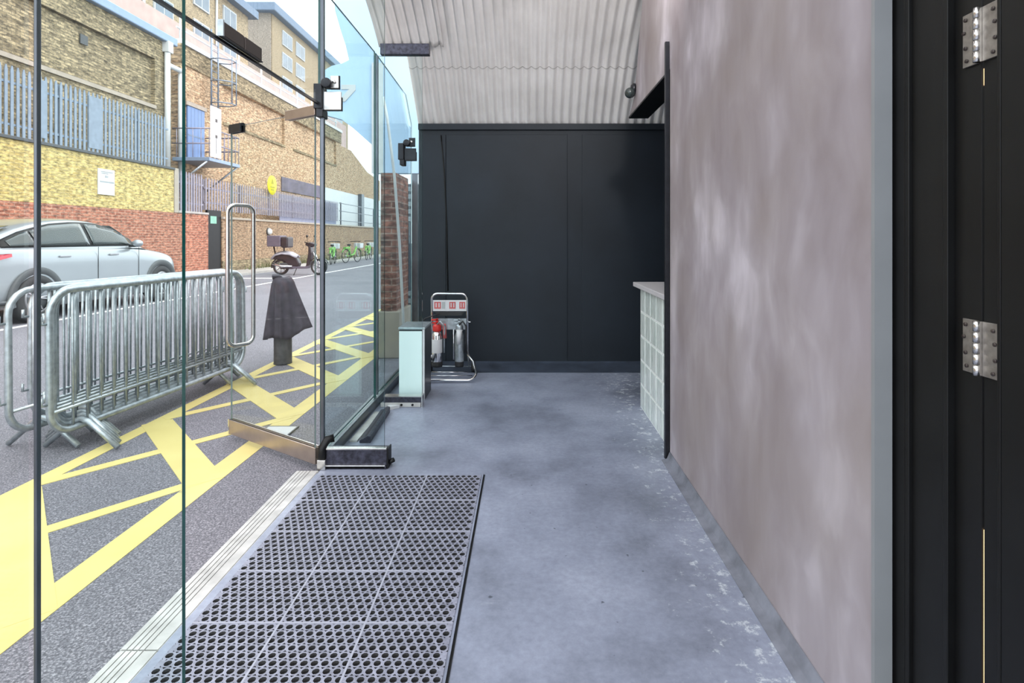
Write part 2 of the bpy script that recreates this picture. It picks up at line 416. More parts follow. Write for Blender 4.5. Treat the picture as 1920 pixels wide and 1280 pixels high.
def fine(prof, n=6):
    out = []
    for i in range(len(prof)-1):
        p0, p1, p2, p3 = prof[max(0,i-1)], prof[i], prof[i+1], prof[min(len(prof)-1,i+2)]
        for k in range(n):
            u = k/n; out.append(tuple(.5*(2*b_+(c_-a_)*u+(2*a_-5*b_+4*c_-d_)*u*u+(3*b_-a_-3*c_+d_)*u**3) for a_,b_,c_,d_ in zip(p0,p1,p2,p3)))
    return out + [prof[-1]]
PROF = fine(PROF)
r = thing('ceiling', 'pale grey corrugated iron vault over the lobby', 'ceiling', (0,4.5,3.6), kind='structure')
b = MB(); b.grid(vault(-1.19, 2.6, PROF, 0)); b.build('sheet', M['corrugated'], r, solid=.002)
b = MB(); b.grid(vault(-1.19, 2.6, [(5.574,3.0845),(5.567,3.0908)], .0035)); b.build('lap_seam', plain('lap_seam', S(186,182,180), .5), r)
b = MB(); b.grid(vault(-1.42, -.80, [p for p in PROF if 3.6 <= p[0] < 5.36], .036)); b.build('lapped_sheet', M['corrugated'], r, solid=.003)

# added fill light out of view, high on the right wall, brightening the vault
r = thing('added_fill_light', 'added unseen fill light high on the mauve wall brightening the iron vault', 'light', (.80,2.9,3.25))
b = MB(); b.box(.58,.78,2.78,2.86,3.18,3.32); b.box(.78,.888,2.80,2.84,3.23,3.27); b.build('housing', M['white'], r, bevel=.01)
al = bpy.data.lights.new('added_fill_lamp', 'AREA'); ao = bpy.data.objects.new('added_fill_lamp', al); COL.objects.link(ao)
al.shape = 'RECTANGLE'; al.size = .25; al.size_y = .14; al.energy = 17; al.color = (1,.97,.94)
ao.location = (.68,2.88,3.25); ao.rotation_euler = Vector((-.5,1,.12)).to_track_quat('-Z','Z').to_euler()

# threshold strip
r = thing('trim_3', 'worn white ribbed aluminium threshold along the glass front', 'threshold', (-1.29,2,0), kind='structure')
b = MB()
for y0, y1 in ((-.6,1.845),(1.852,3.27)):
    b.box(-1.36,-1.228,y0,y1,-.05,.002)
    for k in range(4): b.box(-1.354+.02*k,-1.338+.02*k,y0,y1,.002,.005)
    b.box(-1.274,-1.232,y0,y1,.002,.005)
b.build('strip', M['threshold'], r)
b = MB()
for k in range(4): b.box(-1.339+.02*k,-1.333+.02*k,-.6,3.27,.0015,.0026)
b.build('groove', M['threshold_groove'], r)

# fixed glazing -----------------------------------------------------
def pane(name, poly, label, m='glass_facade', th=.012, edge='glass_edge'):
    """poly in (y,z); vertical pane in the plane of the glass front"""
    c = (FX, sum(p[0] for p in poly)/len(poly), min(p[1] for p in poly))
    r = thing(name, label, 'window', c, kind='structure')
    MB().prism([(FX-th/2, y, z) for y, z in poly], (th,0,0), 0, 1).build('pane', [M[m], M[edge]], r)
    return r
w1 = pane('window_1', [(-1.0,.0),(1.385,.0),(1.385,2.9),(-1.0,2.9)], 'fixed glass pane nearest the viewer on the left', 'glass', .012, 'glass')
w2 = pane('window_2', [(1.402,2.19),(3.335,2.19),(3.335,2.9),(1.402,2.9)], 'glass transom above the open glass door', 'glass')
MB().box(FX-.008,FX+.008,1.405,3.33,2.176,2.188).build('bottom_bead', M['black_metal'], w2)
w3 = pane('window_3', [(3.365,.07),(4.545,.07),(4.545,2.9),(3.365,2.9)], 'fixed glass pane between the two far glass fins')
w4 = pane('window_4', [(4.575,.07),(6.0,.07),(6.0,2.60),(5.72,2.85),(4.575,2.9)], 'fixed glass pane beside the blue black wall')
b = MB(); b.box(FX-.035,FX-.009,3.40,6.0,0,.075); b.box(FX+.009,FX+.035,3.40,6.0,0,.075); b.box(FX-.009,FX+.009,3.40,6.0,0,.06)
b.build('bottom_channel', M['channel'], w3, bevel=.004)

def fin(y, label, z1=2.87, x1=-.86, top=True):
    r = thing('glass_fin', label, 'glass fin', (-1.05, y, 0), group=None, kind='structure')
    b = MB(); b.prism([(-1.222,y-.007,.02),(x1,y-.007,.02),(x1,y-.007,z1),(-1.222,y-.007,z1)], (0,.014,0), 0, 1)
    for f in b.bm.faces:
        if all(abs(v.co.x+1.222) < 1e-4 for v in f.verts): f.material_index = 0
    b.build('pane', [M['glass_fin'], M['glass_edge']], r)
    return r
fA = fin(1.39, 'tall glass fin closest to the camera with a green edge')
MB().box(-1.231,-1.2225,1.383,1.397,0,2.87).build('edge_channel', M['channel'], fA, bevel=.002)
fB = fin(3.35, 'tall glass fin carrying the pivot of the open door')
MB().box(-1.243,-1.2225,3.335,3.362,.12,2.87).build('edge_channel', M['channel'], fB, bevel=.002)
b = MB(); b.box(-1.205,-.838,3.315,3.340,.018,.112); b.box(-1.205,-.838,3.360,3.385,.018,.112); b.box(-1.205,-.838,3.30,3.40,.0,.018)
br = b.build('base_rail', M['rail'], fB, bevel=.002)
sub('rail_lip', MB().box(-1.205,-.838,3.309,3.341,.112,.122).box(-1.20,-.845,3.300,3.316,.004,.024), M['steel'], br, fB, bevel=.002)
sub('end_bolt', MB().box(-.836,-.828,3.31,3.39,.0,.118).tube([(-.828,3.335,.03),(-.80,3.335,.045)], .014, 8), M['black'], br, fB)
fC = fin(4.56, 'far glass fin in front of the mint cabinet')
MB().box(-1.24,-1.2225,4.548,4.572,.09,2.87).build('edge_channel', M['channel'], fC, bevel=.002)
MB().box(-1.20,-.80,4.53,4.59,2.875,2.965).build('top_rail', M['rail'], fC, bevel=.004)
b = MB(); b.box(-1.17,-.86,4.526,4.550,.03,.078); b.box(-1.17,-.86,4.572,4.60,.03,.078); b.box(-1.17,-.86,4.516,4.60,0,.03)
br = b.build('base_rail', M['rail'], fC, bevel=.002)
b = MB(); b.box(-1.19,-.865,4.508,4.517,.002,.036)
pl = sub('screw_plate', b, M['threshold'], br, fC, bevel=.002)
b = MB()
for x in (-1.02,-.93): b.lathe([(0,-.003),(.010,-.003),(.010,.002),(0,.002)], 10, Matrix.Translation((x,4.506,.02)) @ Matrix.Rotation(PI/2,4,'X'))
sub('screw', b, M['black'], br, fC)
sub('rail_cap', MB().box(-1.17,-.86,4.522,4.60,.078,.084).box(-.86,-.852,4.516,4.60,0,.09), M['steel'], br, fC)
# pivot patches on the two far fins
def patch(f, y, x0, z0, sc=1.0, pm='steel'):
    b = MB(); b.box(x0-.035*sc,x0+.015*sc,y-.04,y+.05,z0-.05*sc,z0+.10*sc); b.box(x0-.02*sc,x0+.02*sc,y-.04,y+.05,z0-.10*sc,z0-.05*sc)
    b.lathe([(0,-.03),(.03*sc,-.03),(.03*sc,.03),(0,.03)], 14, Matrix.Translation((x0+.045*sc,y-.03,z0+.10*sc)) @ Matrix.Rotation(PI/2,4,'X'))
    p = b.build('pivot_block', M['black_metal'], f, bevel=.004)
    b = MB(); b.box(x0+.02*sc,x0+.125*sc,y-.022,y-.008,z0-.055*sc,z0+.055*sc); b.box(x0+.06*sc,x0+.11*sc,y-.024,y-.008,z0+.075*sc,z0+.15*sc)
    sub('clamp_plate', b, M[pm], p, f, bevel=.003)
    b = MB(); b.box(x0+.022*sc,x0+.131*sc,y-.020,y-.009,z0-.061*sc,z0-.054*sc); b.box(x0+.125*sc,x0+.131*sc,y-.021,y-.009,z0-.058*sc,z0+.02*sc)
    b.box(x0+.06*sc,x0+.116*sc,y-.023,y-.009,z0+.069*sc,z0+.076*sc); b.box(x0+.11*sc,x0+.116*sc,y-.023,y-.009,z0+.072*sc,z0+.15*sc)
    sub('plate_shadow', b, M['black'], p, f)  # black strips drawn as shade along the plates' lower and right edges
    b = MB(); b.lathe([(0,-.004),(.011*sc,-.004),(.011*sc,.004),(0,.004)], 14, Matrix.Translation((x0+.085*sc,y-.028,z0+.112*sc)) @ Matrix.Rotation(PI/2,4,'X'))
    sub('bolt', b, M['steel'], p, f)
patch(fB, 3.35, -1.24, 2.20)
patch(fC, 4.56, -1.02, 2.06, .9, 'black_metal')
b = MB(); b.tube([(-1.222,3.31,.02),(-1.222,3.31,.125),(-1.200,3.335,.165),(-1.165,3.35,.17)], .024, 10)
b.build('pivot_shoe', M['black'], fB)
b = MB(); b.box(-1.245,-1.195,3.285,3.31,.0,.06); b.build('pivot_foot', M['steel'], fB, bevel=.003)

# double magnetic lock on the transom
r = thing('magnetic_lock', 'pair of dark brown lock housings under the glass transom', 'lock', (FX, 2.40, 2.19))
b = MB(); b.box(FX+.008,FX+.03,2.235,2.395,2.192,2.250); b.box(FX+.008,FX+.03,2.405,2.555,2.192,2.250)
hb = b.build('housing', M['brown'], r, bevel=.003)
sub('end_bracket', MB().box(FX+.007,FX+.031,2.226,2.2345,2.19,2.256), M['galv'], hb, r)
MB().box(FX+.01,FX+.03,2.235,2.565,2.188,2.192).build('mounting_strip', M['black_metal'], r)

# open glass door leaf
H = Vector((-1.262, 3.34, 0)); D = Vector((-.836, .549, 0)).normalized(); Nn = Vector((D.y, -D.x, 0)); L = .95
r = thing('door_1', 'open frameless glass door with steel kick rail and loop handle', 'door', H, (0,0,math.atan2(D.y, D.x)), kind='structure')
# local frame: x along the leaf from the pivot, y to its left, z up
b = MB(); b.prism([(.02,-.006,.05),(L,-.006,.05),(L,-.006,2.145),(.02,-.006,2.145)], (0,.012,0), 0, 1); b.build('pane', [M['glass'], plain('pale_glass_edge', (.22,.28,.27,1), .2)], r, local=True)
b = MB(); b.box(.0,L,-.017,-.007,.018,.115); b.box(0,L,.007,.017,.018,.115); b.box(0,L,-.007,.007,.018,.048)
kr = b.build('kick_rail', M['brown_steel'], r, local=True, bevel=.002)
sub('rail_edge', MB().box(.01,L,-.020,-.010,.115,.121), M['steel'], kr, r, local=True)
sub('end_cap', MB().box(L,L+.012,-.019,.019,.016,.12), M['chrome'], kr, r, local=True)
b = MB(); b.box(0,.30,-.02,-.007,2.115,2.175); b.box(0,.30,.007,.02,2.115,2.175); b.box(0,.30,-.007,.007,2.147,2.175); b.build('top_patch', M['brown_steel'], r, local=True, bevel=.003)
b = MB(); b.box(L-.14,L+.004,-.02,-.007,2.10,2.16); b.box(L-.14,L+.004,.007,.02,2.10,2.16); b.box(L-.14,L+.004,-.007,.007,2.147,2.16); b.build('lock_patch', M['black_metal'], r, local=True, bevel=.003)
loop = [(L-.115, u, z) for u, z in rrect(-.09, .09, .645, 1.60, .055, 8)]
b = MB(); b.tube(loop, .0135, 14, closed=True); b.build('handle', M['handle'], r, local=True)

# black door and its frame on the right
b = MB(); b.box(.887,.932,1.415,1.429,0,3.7)
tag(b.build('trim_4', M['blue_grey_strip']), 'blue grey painted end of the mauve wall', 'trim', kind='structure')
b = MB(); b.box(.9385,1.05,1.378,1.4295,0,3.6); b.box(.9365,1.05,1.362,1.375,0,3.6); b.box(.946,1.05,1.256,1.362,0,3.6); b.box(.941,1.05,1.242,1.256,0,3.6)
b.box(.958,1.05,1.1690,1.242,0,3.6)
tag(b.build('trim_5', M['black'], bevel=.002), 'black stepped door frame at the right edge', 'trim', kind='structure')
r = thing('door_2', 'black flush door at the right edge of the view', 'door', (.95,1.16,0), kind='structure')
b = MB(); b.box(.958,.966,.10,1.1630,.0,3.6); b.box(.966,1.0,.10,1.150,.0,3.6); b.box(.9485,.958,1.112,1.120,0,3.6); b.box(.9500,.9581,.10,1.112,0,3.6)
b.build('leaf', M['black'], r, bevel=.0015)
def hinge(zc, name='hinge'):
    b = MB(); h = .057
    b.box(.952,.9575,1.1722,1.212,zc-h,zc+h); b.box(.952,.9575,1.122,1.1600,zc-h,zc+h)
    p = b.build('hinge', M['hinge'], r, bevel=.001)
    b = MB()
    for k in range(5): b.tube([(.945,1.166,zc-h+.0232*k),(.945,1.166,zc-h+.0232*k+.021)], .0065, 12)
    b.box(.945,.9575,1.160,1.1722,zc-h,zc+h)
    sub('knuckle', b, M['steel'], p, r)
    b = MB()
    for y, z in ((1.203,.045),(1.208,.018),(1.203,-.016),(1.200,-.044),(1.132,.042),(1.128,.015),(1.127,-.018),(1.132,-.046)):
        b.lathe([(0,-.0015),(.0042,-.0015),(.0042,.001),(.002,.001),(0,0)], 10, Matrix.Translation((.951,y,zc+z)) @ Matrix.Rotation(PI/2,4,'Y'))
    sub('screw', b, M['brown'], p, r)
hinge(1.805); hinge(1.147)
tag(MB().tube([(.963,1.166,1.70),(.963,1.166,1.735)], .0022, 8).build('gap_glow', M['warm']), 'short glowing tube for the warm glint in the door gap just below the upper hinge', 'light')  # glowing tubes stand in for light leaking through the door gap
b = MB(); b.tube([(.963,1.166,.0),(.963,1.166,.765)], .0022, 8)
tag(b.build('gap_glow', M['warm']), 'long thin glowing tube for warm light leaking low in the gap beside the black door', 'light')

# ------------------------------------------------------------------ rubber mat
r = thing('rubber_mat', 'dark grey rubber entrance mat with staggered round holes', 'mat', (-.73,2.1,0))
px, py = .0336, .0333; X0, Y1 = -1.186, 3.19; cols, rows_ = 9, 9
b = MB(); bm = b.bm; top, dn = .014, .003
def cell(cx, cy, hx, hy, r_):
    c = .0066
    outer = [(hx,-hy+c),(hx,hy-c),(hx-c,hy),(-hx+c,hy),(-hx,hy-c),(-hx,-hy+c),(-hx+c,-hy),(hx-c,-hy)]
    inner = [(r_*math.cos(a), r_*math.sin(a)) for a in [math.radians(-22.5+45*k) for k in range(8)]]
    o = [bm.verts.new((cx+x, cy+y, top)) for x, y in outer]; i = [bm.verts.new((cx+x*1.04, cy+y*1.04, top)) for x, y in inner]
    q = [bm.verts.new((cx+x*.96, cy+y*.96, dn)) for x, y in inner]; w_ = {k: bm.verts.new((cx+outer[k][0], cy+outer[k][1], dn)) for k in range(8)}
    for k in range(8):
        k2 = (k+1) % 8
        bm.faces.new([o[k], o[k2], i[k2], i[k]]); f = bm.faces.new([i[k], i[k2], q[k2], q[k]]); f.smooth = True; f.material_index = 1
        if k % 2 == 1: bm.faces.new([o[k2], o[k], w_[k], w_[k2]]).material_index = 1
gap = .007; y = Y1
for rr in range(64):
    if rr and rr % 9 == 0:
        b.box(X0, X0+27.5*px, y-gap, y, dn, top+.0012, 2); y -= gap
    off = .5*px if rr % 2 else 0
    b.box(X0 if off else X0+27*px, X0+.5*px if off else X0+27.5*px, y-py, y, dn, top)
    for cc in range(27):
        cell(X0 + off + (cc+.5)*px, y-py/2, px/2, py/2, .0117)
    y -= py
bmesh_rows_end = y
for k in (9, 18): b.box(X0+k*px+.0045, X0+k*px+.0115, bmesh_rows_end, Y1, top, top+.001, 2)
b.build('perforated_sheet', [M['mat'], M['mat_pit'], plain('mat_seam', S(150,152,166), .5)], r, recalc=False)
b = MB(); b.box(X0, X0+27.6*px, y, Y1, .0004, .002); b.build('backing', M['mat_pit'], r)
b = MB(); xr = X0+27.5*px
b.box(-1.222, X0, y, Y1+.03, .0004, .010); b.box(xr, -.252, y, Y1+.03, .0004, .010); b.box(X0, xr, Y1, Y1+.012, .0004, .011)
b.build('border', M['floor'], r)
b = MB(); b.box(-.2515,-.2435,y,Y1+.03,.0004,.004); b.build('edge_joint', M['black'], r)

# ------------------------------------------------------------------ counter of glass blocks
r = thing('counter', 'kiosk counter faced with pale green glass blocks', 'counter', (1.2,4.05,0))
b = MB(); b.box(.928,1.6,3.60,4.53,0,.975); b.build('body', M['grout'], r)
bw, bh = .93/5, .975/5
proto = None
for i in range(5):
    for j in range(5):
        if proto is None:
            bb = MB(); bb.box(-.0095,.0015+.0,-bw/2+.007,bw/2-.007,-bh/2+.008,bh/2-.008)
            proto = bb.build('glass_block', M['block'], r, local=True, bevel=.004); o = proto
        else:
            o = proto.copy(); COL.objects.link(o); o.parent = r
        o.location = (.9345-1.2, 3.60+bw*(i+.5)-4.05, bh*(j+.5))
b = MB(); b.box(.872,1.65,3.49,4.56,.980,1.015); b.build('counter_top', M['counter_top'], r, bevel=.004)

# security camera
r = thing('security_camera', 'small dark dome camera on the mauve wall by the iron vault', 'camera', (.862,4.58,2.56))
b = MB(); b.lathe([(0,0),(.045,0),(.045,.02),(.03,.035),(0,.035)], 18, Matrix.Translation((.889,4.56,2.60)) @ Matrix.Rotation(-PI/2,4,'Y')); b.build('mount', M['black_metal'], r)
b = MB(); b.ball((.845,4.55,2.565), .044); b.build('dome', M['car_glass'], r)

# mint cabinet, bar, wedge
r = thing('cabinet', 'low pale mint cabinet behind the far glass fin', 'cabinet', (-.98,4.87,0))
b = MB(); b.box(-1.085,-.868,4.715,5.02,0,.60); b.build('carcass', M['dark_side'], r, bevel=.003)
b = MB(); b.box(-1.085,-.890,4.703,4.714,.035,.585); b.build('front_panel', M['mint'], r, bevel=.003)
b = MB(); b.box(-.888,-.868,4.70,4.714,0,.60); b.build('front_stile', M['white_panel'], r)
b = MB(); b.box(-1.09,-.862,4.696,5.03,.60,.618); b.build('top', M['galv'], r, bevel=.003)
b = MB(); b.prism([(-1.05,3.72,.0),(-1.125,3.72,.0),(-1.125,3.72,.022),(-1.10,3.72,.03),(-1.07,3.72,.05),(-1.05,3.72,.045)], (-.03,.66,0))
r = tag(b.build('metal_bar', M['rail'], origin=(-1.08,4.0,0), bevel=.004), 'dark metal floor bar lying by the glass between two fins', 'bar')
b = MB(); b.box(-1.196,-1.145,3.74,4.36,0,.012)
tag(b.build('floor_strip', M['threshold'], origin=(-1.17,4.05,0)), 'pale flat strip on the floor along the glass channel', 'strip')
b = MB(); b.prism([(-1.12,4.40,.0),(-1.03,4.49,.0),(-1.12,4.49,.0)], (0,0,.028))
tag(b.build('door_wedge', M['white'], origin=(-1.08,4.46,0), bevel=.002), 'small white wedge at the foot of the far glass fin', 'wedge')

# ------------------------------------------------------------------ extinguisher trolley
TX, TY = -.772, 5.55
r = thing('extinguisher_trolley', 'chrome tube trolley for fire extinguishers by the dark wall', 'trolley', (TX,TY,0))
hw = .177
upper = [(TX-hw,5.60,.20)] + [(x, 5.60-.12*(z-.2), z) for x, z in list(reversed(arc(TX-hw+.06,.76,.06,PI/2,PI,6))) + list(reversed(arc(TX+hw-.06,.76,.06,0,PI/2,6)))] + [(TX+hw,5.60,.20)]
b = MB(); b.tube(upper, .0115, 12); b.build('frame', M['chrome'], r)
base = ([(TX-hw,5.60,.20),(TX-hw-.05,5.58,.12)] + [(TX-hw-.09+.07*(1-math.cos(a)), 5.34-.07*math.sin(a), .024+.05*(1-math.sin(a))) for a in [PI/2*k/5 for k in range(6)]]
        + [(TX+hw+.105-.07*(1-math.cos(a)), 5.34-.07*math.sin(a), .024+.05*(1-math.sin(a))) for a in [PI/2*k/5 for k in range(5,-1,-1)]] + [(TX+hw+.06,5.56,.13),(TX+hw,5.60,.20)])
b = MB(); b.tube(base, .013, 12); b.build('foot_loop', M['chrome'], r)
b = MB(); b.tube([(TX-hw,5.52,.04),(TX+hw,5.52,.04)], .006, 8); b.tube([(TX-hw-.02,5.46,.02),(TX+hw+.06,5.46,.02)], .005, 8); b.build('cross_rod', M['chrome'], r)
b = MB(); b.box(TX-.165,TX+.168,5.532,5.538,.645,.755); sp_ = b.build('sign_plate', M['white_panel'], r, bevel=.002)
def pict(name, m, x0, wd, bars):
    b = MB(); b.box(TX+x0, TX+x0+wd, 5.529,5.532,.670,.738)
    p_ = sub(name, b, m, sp_, r)
for x0, wv in ((-.152,.066),(-.002,.062),(.098,.058)):
    b = MB(); ix0, ix1 = TX+x0+.012, TX+x0+wv-.012
    b.box(TX+x0, TX+x0+wv, 5.5285,5.532,.670,.683); b.box(TX+x0, TX+x0+wv, 5.5285,5.532,.728,.738)
    b.box(TX+x0, ix0, 5.5285,5.532,.683,.728); b.box(ix1, TX+x0+wv, 5.5285,5.532,.683,.728)
    xm = (ix0+ix1)/2; b.box(xm-.008, xm+.008, 5.5285,5.532,.683,.728)
    sub('red_pictogram', b, M['pink_red'], sp_, r)
b = MB(); b.box(TX-.077,TX-.045,5.529,5.532,.670,.738); sub('grey_pictogram', b, plain('pale_grey_ink', (.4,.42,.43,1), .6), sp_, r)
b = MB(); b.box(TX-.165,TX+.165,5.548,5.552,.46,.57); b.build('hook_plate', M['galv'], r)
b = MB(); b.prism([(TX-.15,5.54,.64),(TX+.15,5.54,.64),(TX+.12,5.54,.60),(TX-.12,5.54,.60)], (0,.006,0)); b.build('top_gusset', M['rubber'], r)
b = MB(); b.tube([(TX+.04,5.545,.46),(TX+.04,5.545,.16)], .007, 8); b.tube([(TX+hw,5.55,.535),(TX+hw+.035,5.54,.535)], .006, 8); b.build('hanger_rod', M['chrome'], r)
for s in (-1,1):
    b = MB(); b.lathe([(0,-.018),(.045,-.018),(.055,-.012),(.055,.012),(.045,.018),(0,.018)], 18, Matrix.Translation((TX+s*.22,5.70,.056)) @ Matrix.Rotation(PI/2,4,'Y')); b.build('wheel', M['rubber'], r)
b = MB(); b.tube([(TX-.22,5.70,.056),(TX+.22,5.70,.056)], .006, 8); b.tube([(TX-hw,5.60,.2),(TX-hw,5.70,.06)], .007, 8); b.tube([(TX+hw,5.60,.2),(TX+hw,5.70,.06)], .007, 8); b.build('axle', M['galv'], r)

def extinguisher(x, y, z, rad, h, label, headm, hose_side, body='chrome'):
    r = thing('fire_extinguisher', label, 'fire extinguisher', (x,y,z), group='extinguishers on the trolley')
    b = MB(); b.lathe([(0,.0),(rad*.9,.0),(rad,.012),(rad,h-.05),(rad*.8,h-.02),(rad*.4,h),(.016,h+.012),(.016,h+.03),(0,h+.03)], 20, Matrix.Translation((x,y,z))); b.build('cylinder', M[body], r)
    b = MB(); b.lathe([(0,-.002),(rad*1.01,-.002),(rad*1.03,.02),(rad*1.01,.045),(rad*1.01,.05)], 20, Matrix.Translation((x,y,z-.02))); b.build('base_boot', M['rubber'], r)
    b = MB(); b.lathe([(rad*1.004,h*.35),(rad*1.012,h*.355),(rad*1.012,h*.75),(rad*1.004,h*.755)], 20, Matrix.Translation((x,y,z))); b.build('label_band', M['white_panel'] if headm == 'red' else M['galv'], r)
    b = MB(); b.lathe([(rad*.5,h-.012),(rad*.86,h+.002),(rad*.82,h+.05),(rad*.4,h+.07),(0,h+.07)], 16, Matrix.Translation((x,y,z))); b.box(x-.05,x+.012,y-.012,y+.012,z+h+.07,z+h+.084); b.box(x-.055,x+.01,y-.012,y+.012,z+h+.10,z+h+.115)
    b.box(x-.012,x+.012,y-.012,y+.012,z+h+.06,z+h+.12); b.build('valve_head', M[headm], r, bevel=.002)
    s = hose_side
    b = MB(); b.tube([(x,y-.02,z+h+.06),(x+s*.04,y-.05,z+h+.10),(x+s*(rad+.03),y-.05,z+h+.05),(x+s*(rad+.022),y-.02,z+h-.08),(x+s*(rad+.02),y-.01,z+h*.35)], .009, 8); b.build('hose', M['rubber'] if headm != 'red' else M['galv'], r)
    if headm == 'red':
        b = MB(); b.tube([(x+s*(rad+.022),y-.02,z+h+.07),(x+s*(rad+.028),y-.02,z+h-.07)], [.016,.02], 10); b.build('red_grip', M['pink_red'], r)
    else:
        b = MB(); b.tube([(x+s*.01,y-.075,z+h+.02),(x+s*.0,y-.08,z+h-.12)], [.03,.016], 12); b.build('horn', M['white_panel'], r)
    return r
extinguisher(TX-.115, 5.475, .13, .052, .33, 'steel fire extinguisher with red valve on the left of the trolley', 'red', 1)
extinguisher(TX+.105, 5.475, .13, .043, .33, 'grey fire extinguisher with white horn on the right of the trolley', 'galv', 1, 'galv')
b = MB(); b.tube([(TX-.10,5.52,.62),(TX-.16,5.50,.605),(TX-.24,5.50,.575),(TX-.275,5.50,.52),(TX-.265,5.49,.46)], .006, 8)
tag(b.build('hose', M['rubber'], origin=(TX-.2,5.5,.45)), 'thin black hose looped at the left of the trolley', 'hose')

# ================================================================== THE STREET
def zr(x):
    if x > -3.6: return -.02
    if x > -7.2: return -.02 + .12*(-3.6-x)/3.6
    return .10
b = MB(); xs = [-1.36,-2.5,-3.6,-5.0,-6.2,-7.2,-9.55]
b.grid([[(x, y, zr(x)) for x in xs] for y in (-12,0,6,12,20,40,70,130)], smooth=False)
tag(b.build('road', M['asphalt'], recalc=True), 'grey asphalt street outside the glass front', 'road', kind='structure')
b = MB(); b.box(-70,30,-30,150,-.30,-.25); tag(b.build('ground', M['asphalt']), 'open ground around the street', 'ground', kind='structure')
b = MB(); b.box(-10.6,-9.55,-12,130,-.2,.19); tag(b.build('pavement', M['concrete'], bevel=.02), 'pale pavement and kerb along the brick wall', 'pavement', kind='structure')
b = MB(); b.box(-1.362,-1.2,3.27,7.0,-.2,-.021); tag(b.build('apron', M['asphalt']), 'strip of asphalt under the far glass panes', 'ground', kind='structure')

# yellow box hatching
def stripe(b, p, q, wd):
    p = Vector((*p,0)); q = Vector((*q,0)); d = (q-p).normalized(); n = Vector((-d.y,d.x,0))*wd/2
    P = [p+n, q+n, q-n, p-n]
    global lay
    lay += .00025
    b.prism([(v.x, v.y, -.0199+lay*0) for v in P], (0,0,.002+lay))
lay = 0
b = MB()
stripe(b, (-1.84,-2), (-1.84,16), .145); stripe(b, (-2.80,-2), (-2.80,18), .11)
for s in (1.95,3.05,4.2,5.36,6.42,7.5,8.6,9.7,10.8,11.9,13):
    if s > 1: stripe(b, (-2.80, s+.0), (-1.84, s-1.03), .20)
    stripe(b, (-2.80, s+.08), (-1.84, s+1.28), .085)
tag(b.build('yellow_hatching', M['yellow_paint']), 'yellow criss cross box painted on the asphalt', 'road marking', kind='structure')
b = MB()
for x0, x1, y0, y1 in ((-7.32,-7.22,-5,60),):
    b.box(x0,x1,y0,y1,.098,.104)
b.box(-9.2,-7.32,17.25,17.5,.098,.104)
tag(b.build('white_line', M['white_road']), 'long white line along the far parking strip', 'road marking', kind='structure')
r = thing('drain_cover', 'small pale metal cover set in the asphalt by the open door', 'cover', (-1.80,3.98,-.02))
b = MB(); b.box(-1.90,-1.69,3.90,4.08,-.0165,-.009); b.build('plate', M['white'], r, bevel=.002)
b = MB(); b.box(-1.91,-1.90,3.89,4.09,-.0165,-.008); b.box(-1.69,-1.68,3.89,4.09,-.0165,-.008); b.box(-1.90,-1.69,3.89,3.90,-.0165,-.008); b.box(-1.90,-1.69,4.08,4.09,-.0165,-.008); b.build('rim', M['channel'], r)

# ------------------------------------------------------------------ crowd barriers
def barrier():
    r = thing('crowd_barrier', 'x', 'barrier', (0,0,0), group='stacked crowd barriers')
    Lb, z0, z1 = 2.02, .16, 1.06
    b = MB(); b.tube([(0,u,z) for u, z in rrect(0, Lb, z0, z1, .15, 7)], .021, 12, closed=True); b.build('frame', M['galv'], r, local=True)
    b = MB(); b.tube([(0,.02,.30),(0,Lb-.02,.30)], .011, 8); b.build('cross_rail', M['galv'], r, local=True)
    bar = None
    for k in range(17):
        y = .16 + k*(Lb-.32)/16
        if bar is None:
            b = MB(); b.tube([(0,0,z0+.012),(0,0,z1-.012)], .0075, 8); bar = b.build('upright_bar', M['galv'], r, local=True); o = bar
        else:
            o = bar.copy(); COL.objects.link(o); o.parent = r
        o.location = (0, y, 0)
    for y in (.22, Lb-.22):
        b = MB(); b.tube([(.26,y,.018),(.05,y,.185),(.0,y,.20),(-.05,y,.185),(-.26,y,.018)], .018, 10); b.build('foot', M['galv'], r, local=True)
    for z in (.36,.86):
        MB().tube([(0,-.02,z),(0,-.055,z),(0,-.055,z+.05)], .009, 8).build('link_hook', M['galv'], r, local=True)
        MB().tube([(0,Lb+.02,z),(0,Lb+.05,z),(0,Lb+.05,z+.05)], .009, 8).build('link_hook', M['galv'], r, local=True)
    return r
bp = barrier()
spots = [(-2.965,3.45,.6,5.0,'galvanised crowd barrier at the front of the stack nearest the yellow lines'),
         (-3.025,3.54,.2,5.0,'galvanised crowd barrier directly behind the front one'),
         (-3.085,3.61,.7,4.9,'galvanised crowd barrier third from the yellow lines'),
         (-3.145,3.70,.2,4.9,'galvanised crowd barrier fourth from the yellow lines'),
         (-3.245,3.475,.5,6.2,'galvanised crowd barrier standing apart, second from the car side'),
         (-3.40,3.80,-.3,8.5,'galvanised crowd barrier on the car side of the stack')]
for i, (x, y, tilt, yaw, lab) in enumerate(spots):
    o = bp if i == 0 else copy_tree(bp)
    o.location = (x, y, -.018); o.rotation_euler = (0, math.radians(-tilt), math.radians(-yaw)); o['label'] = lab

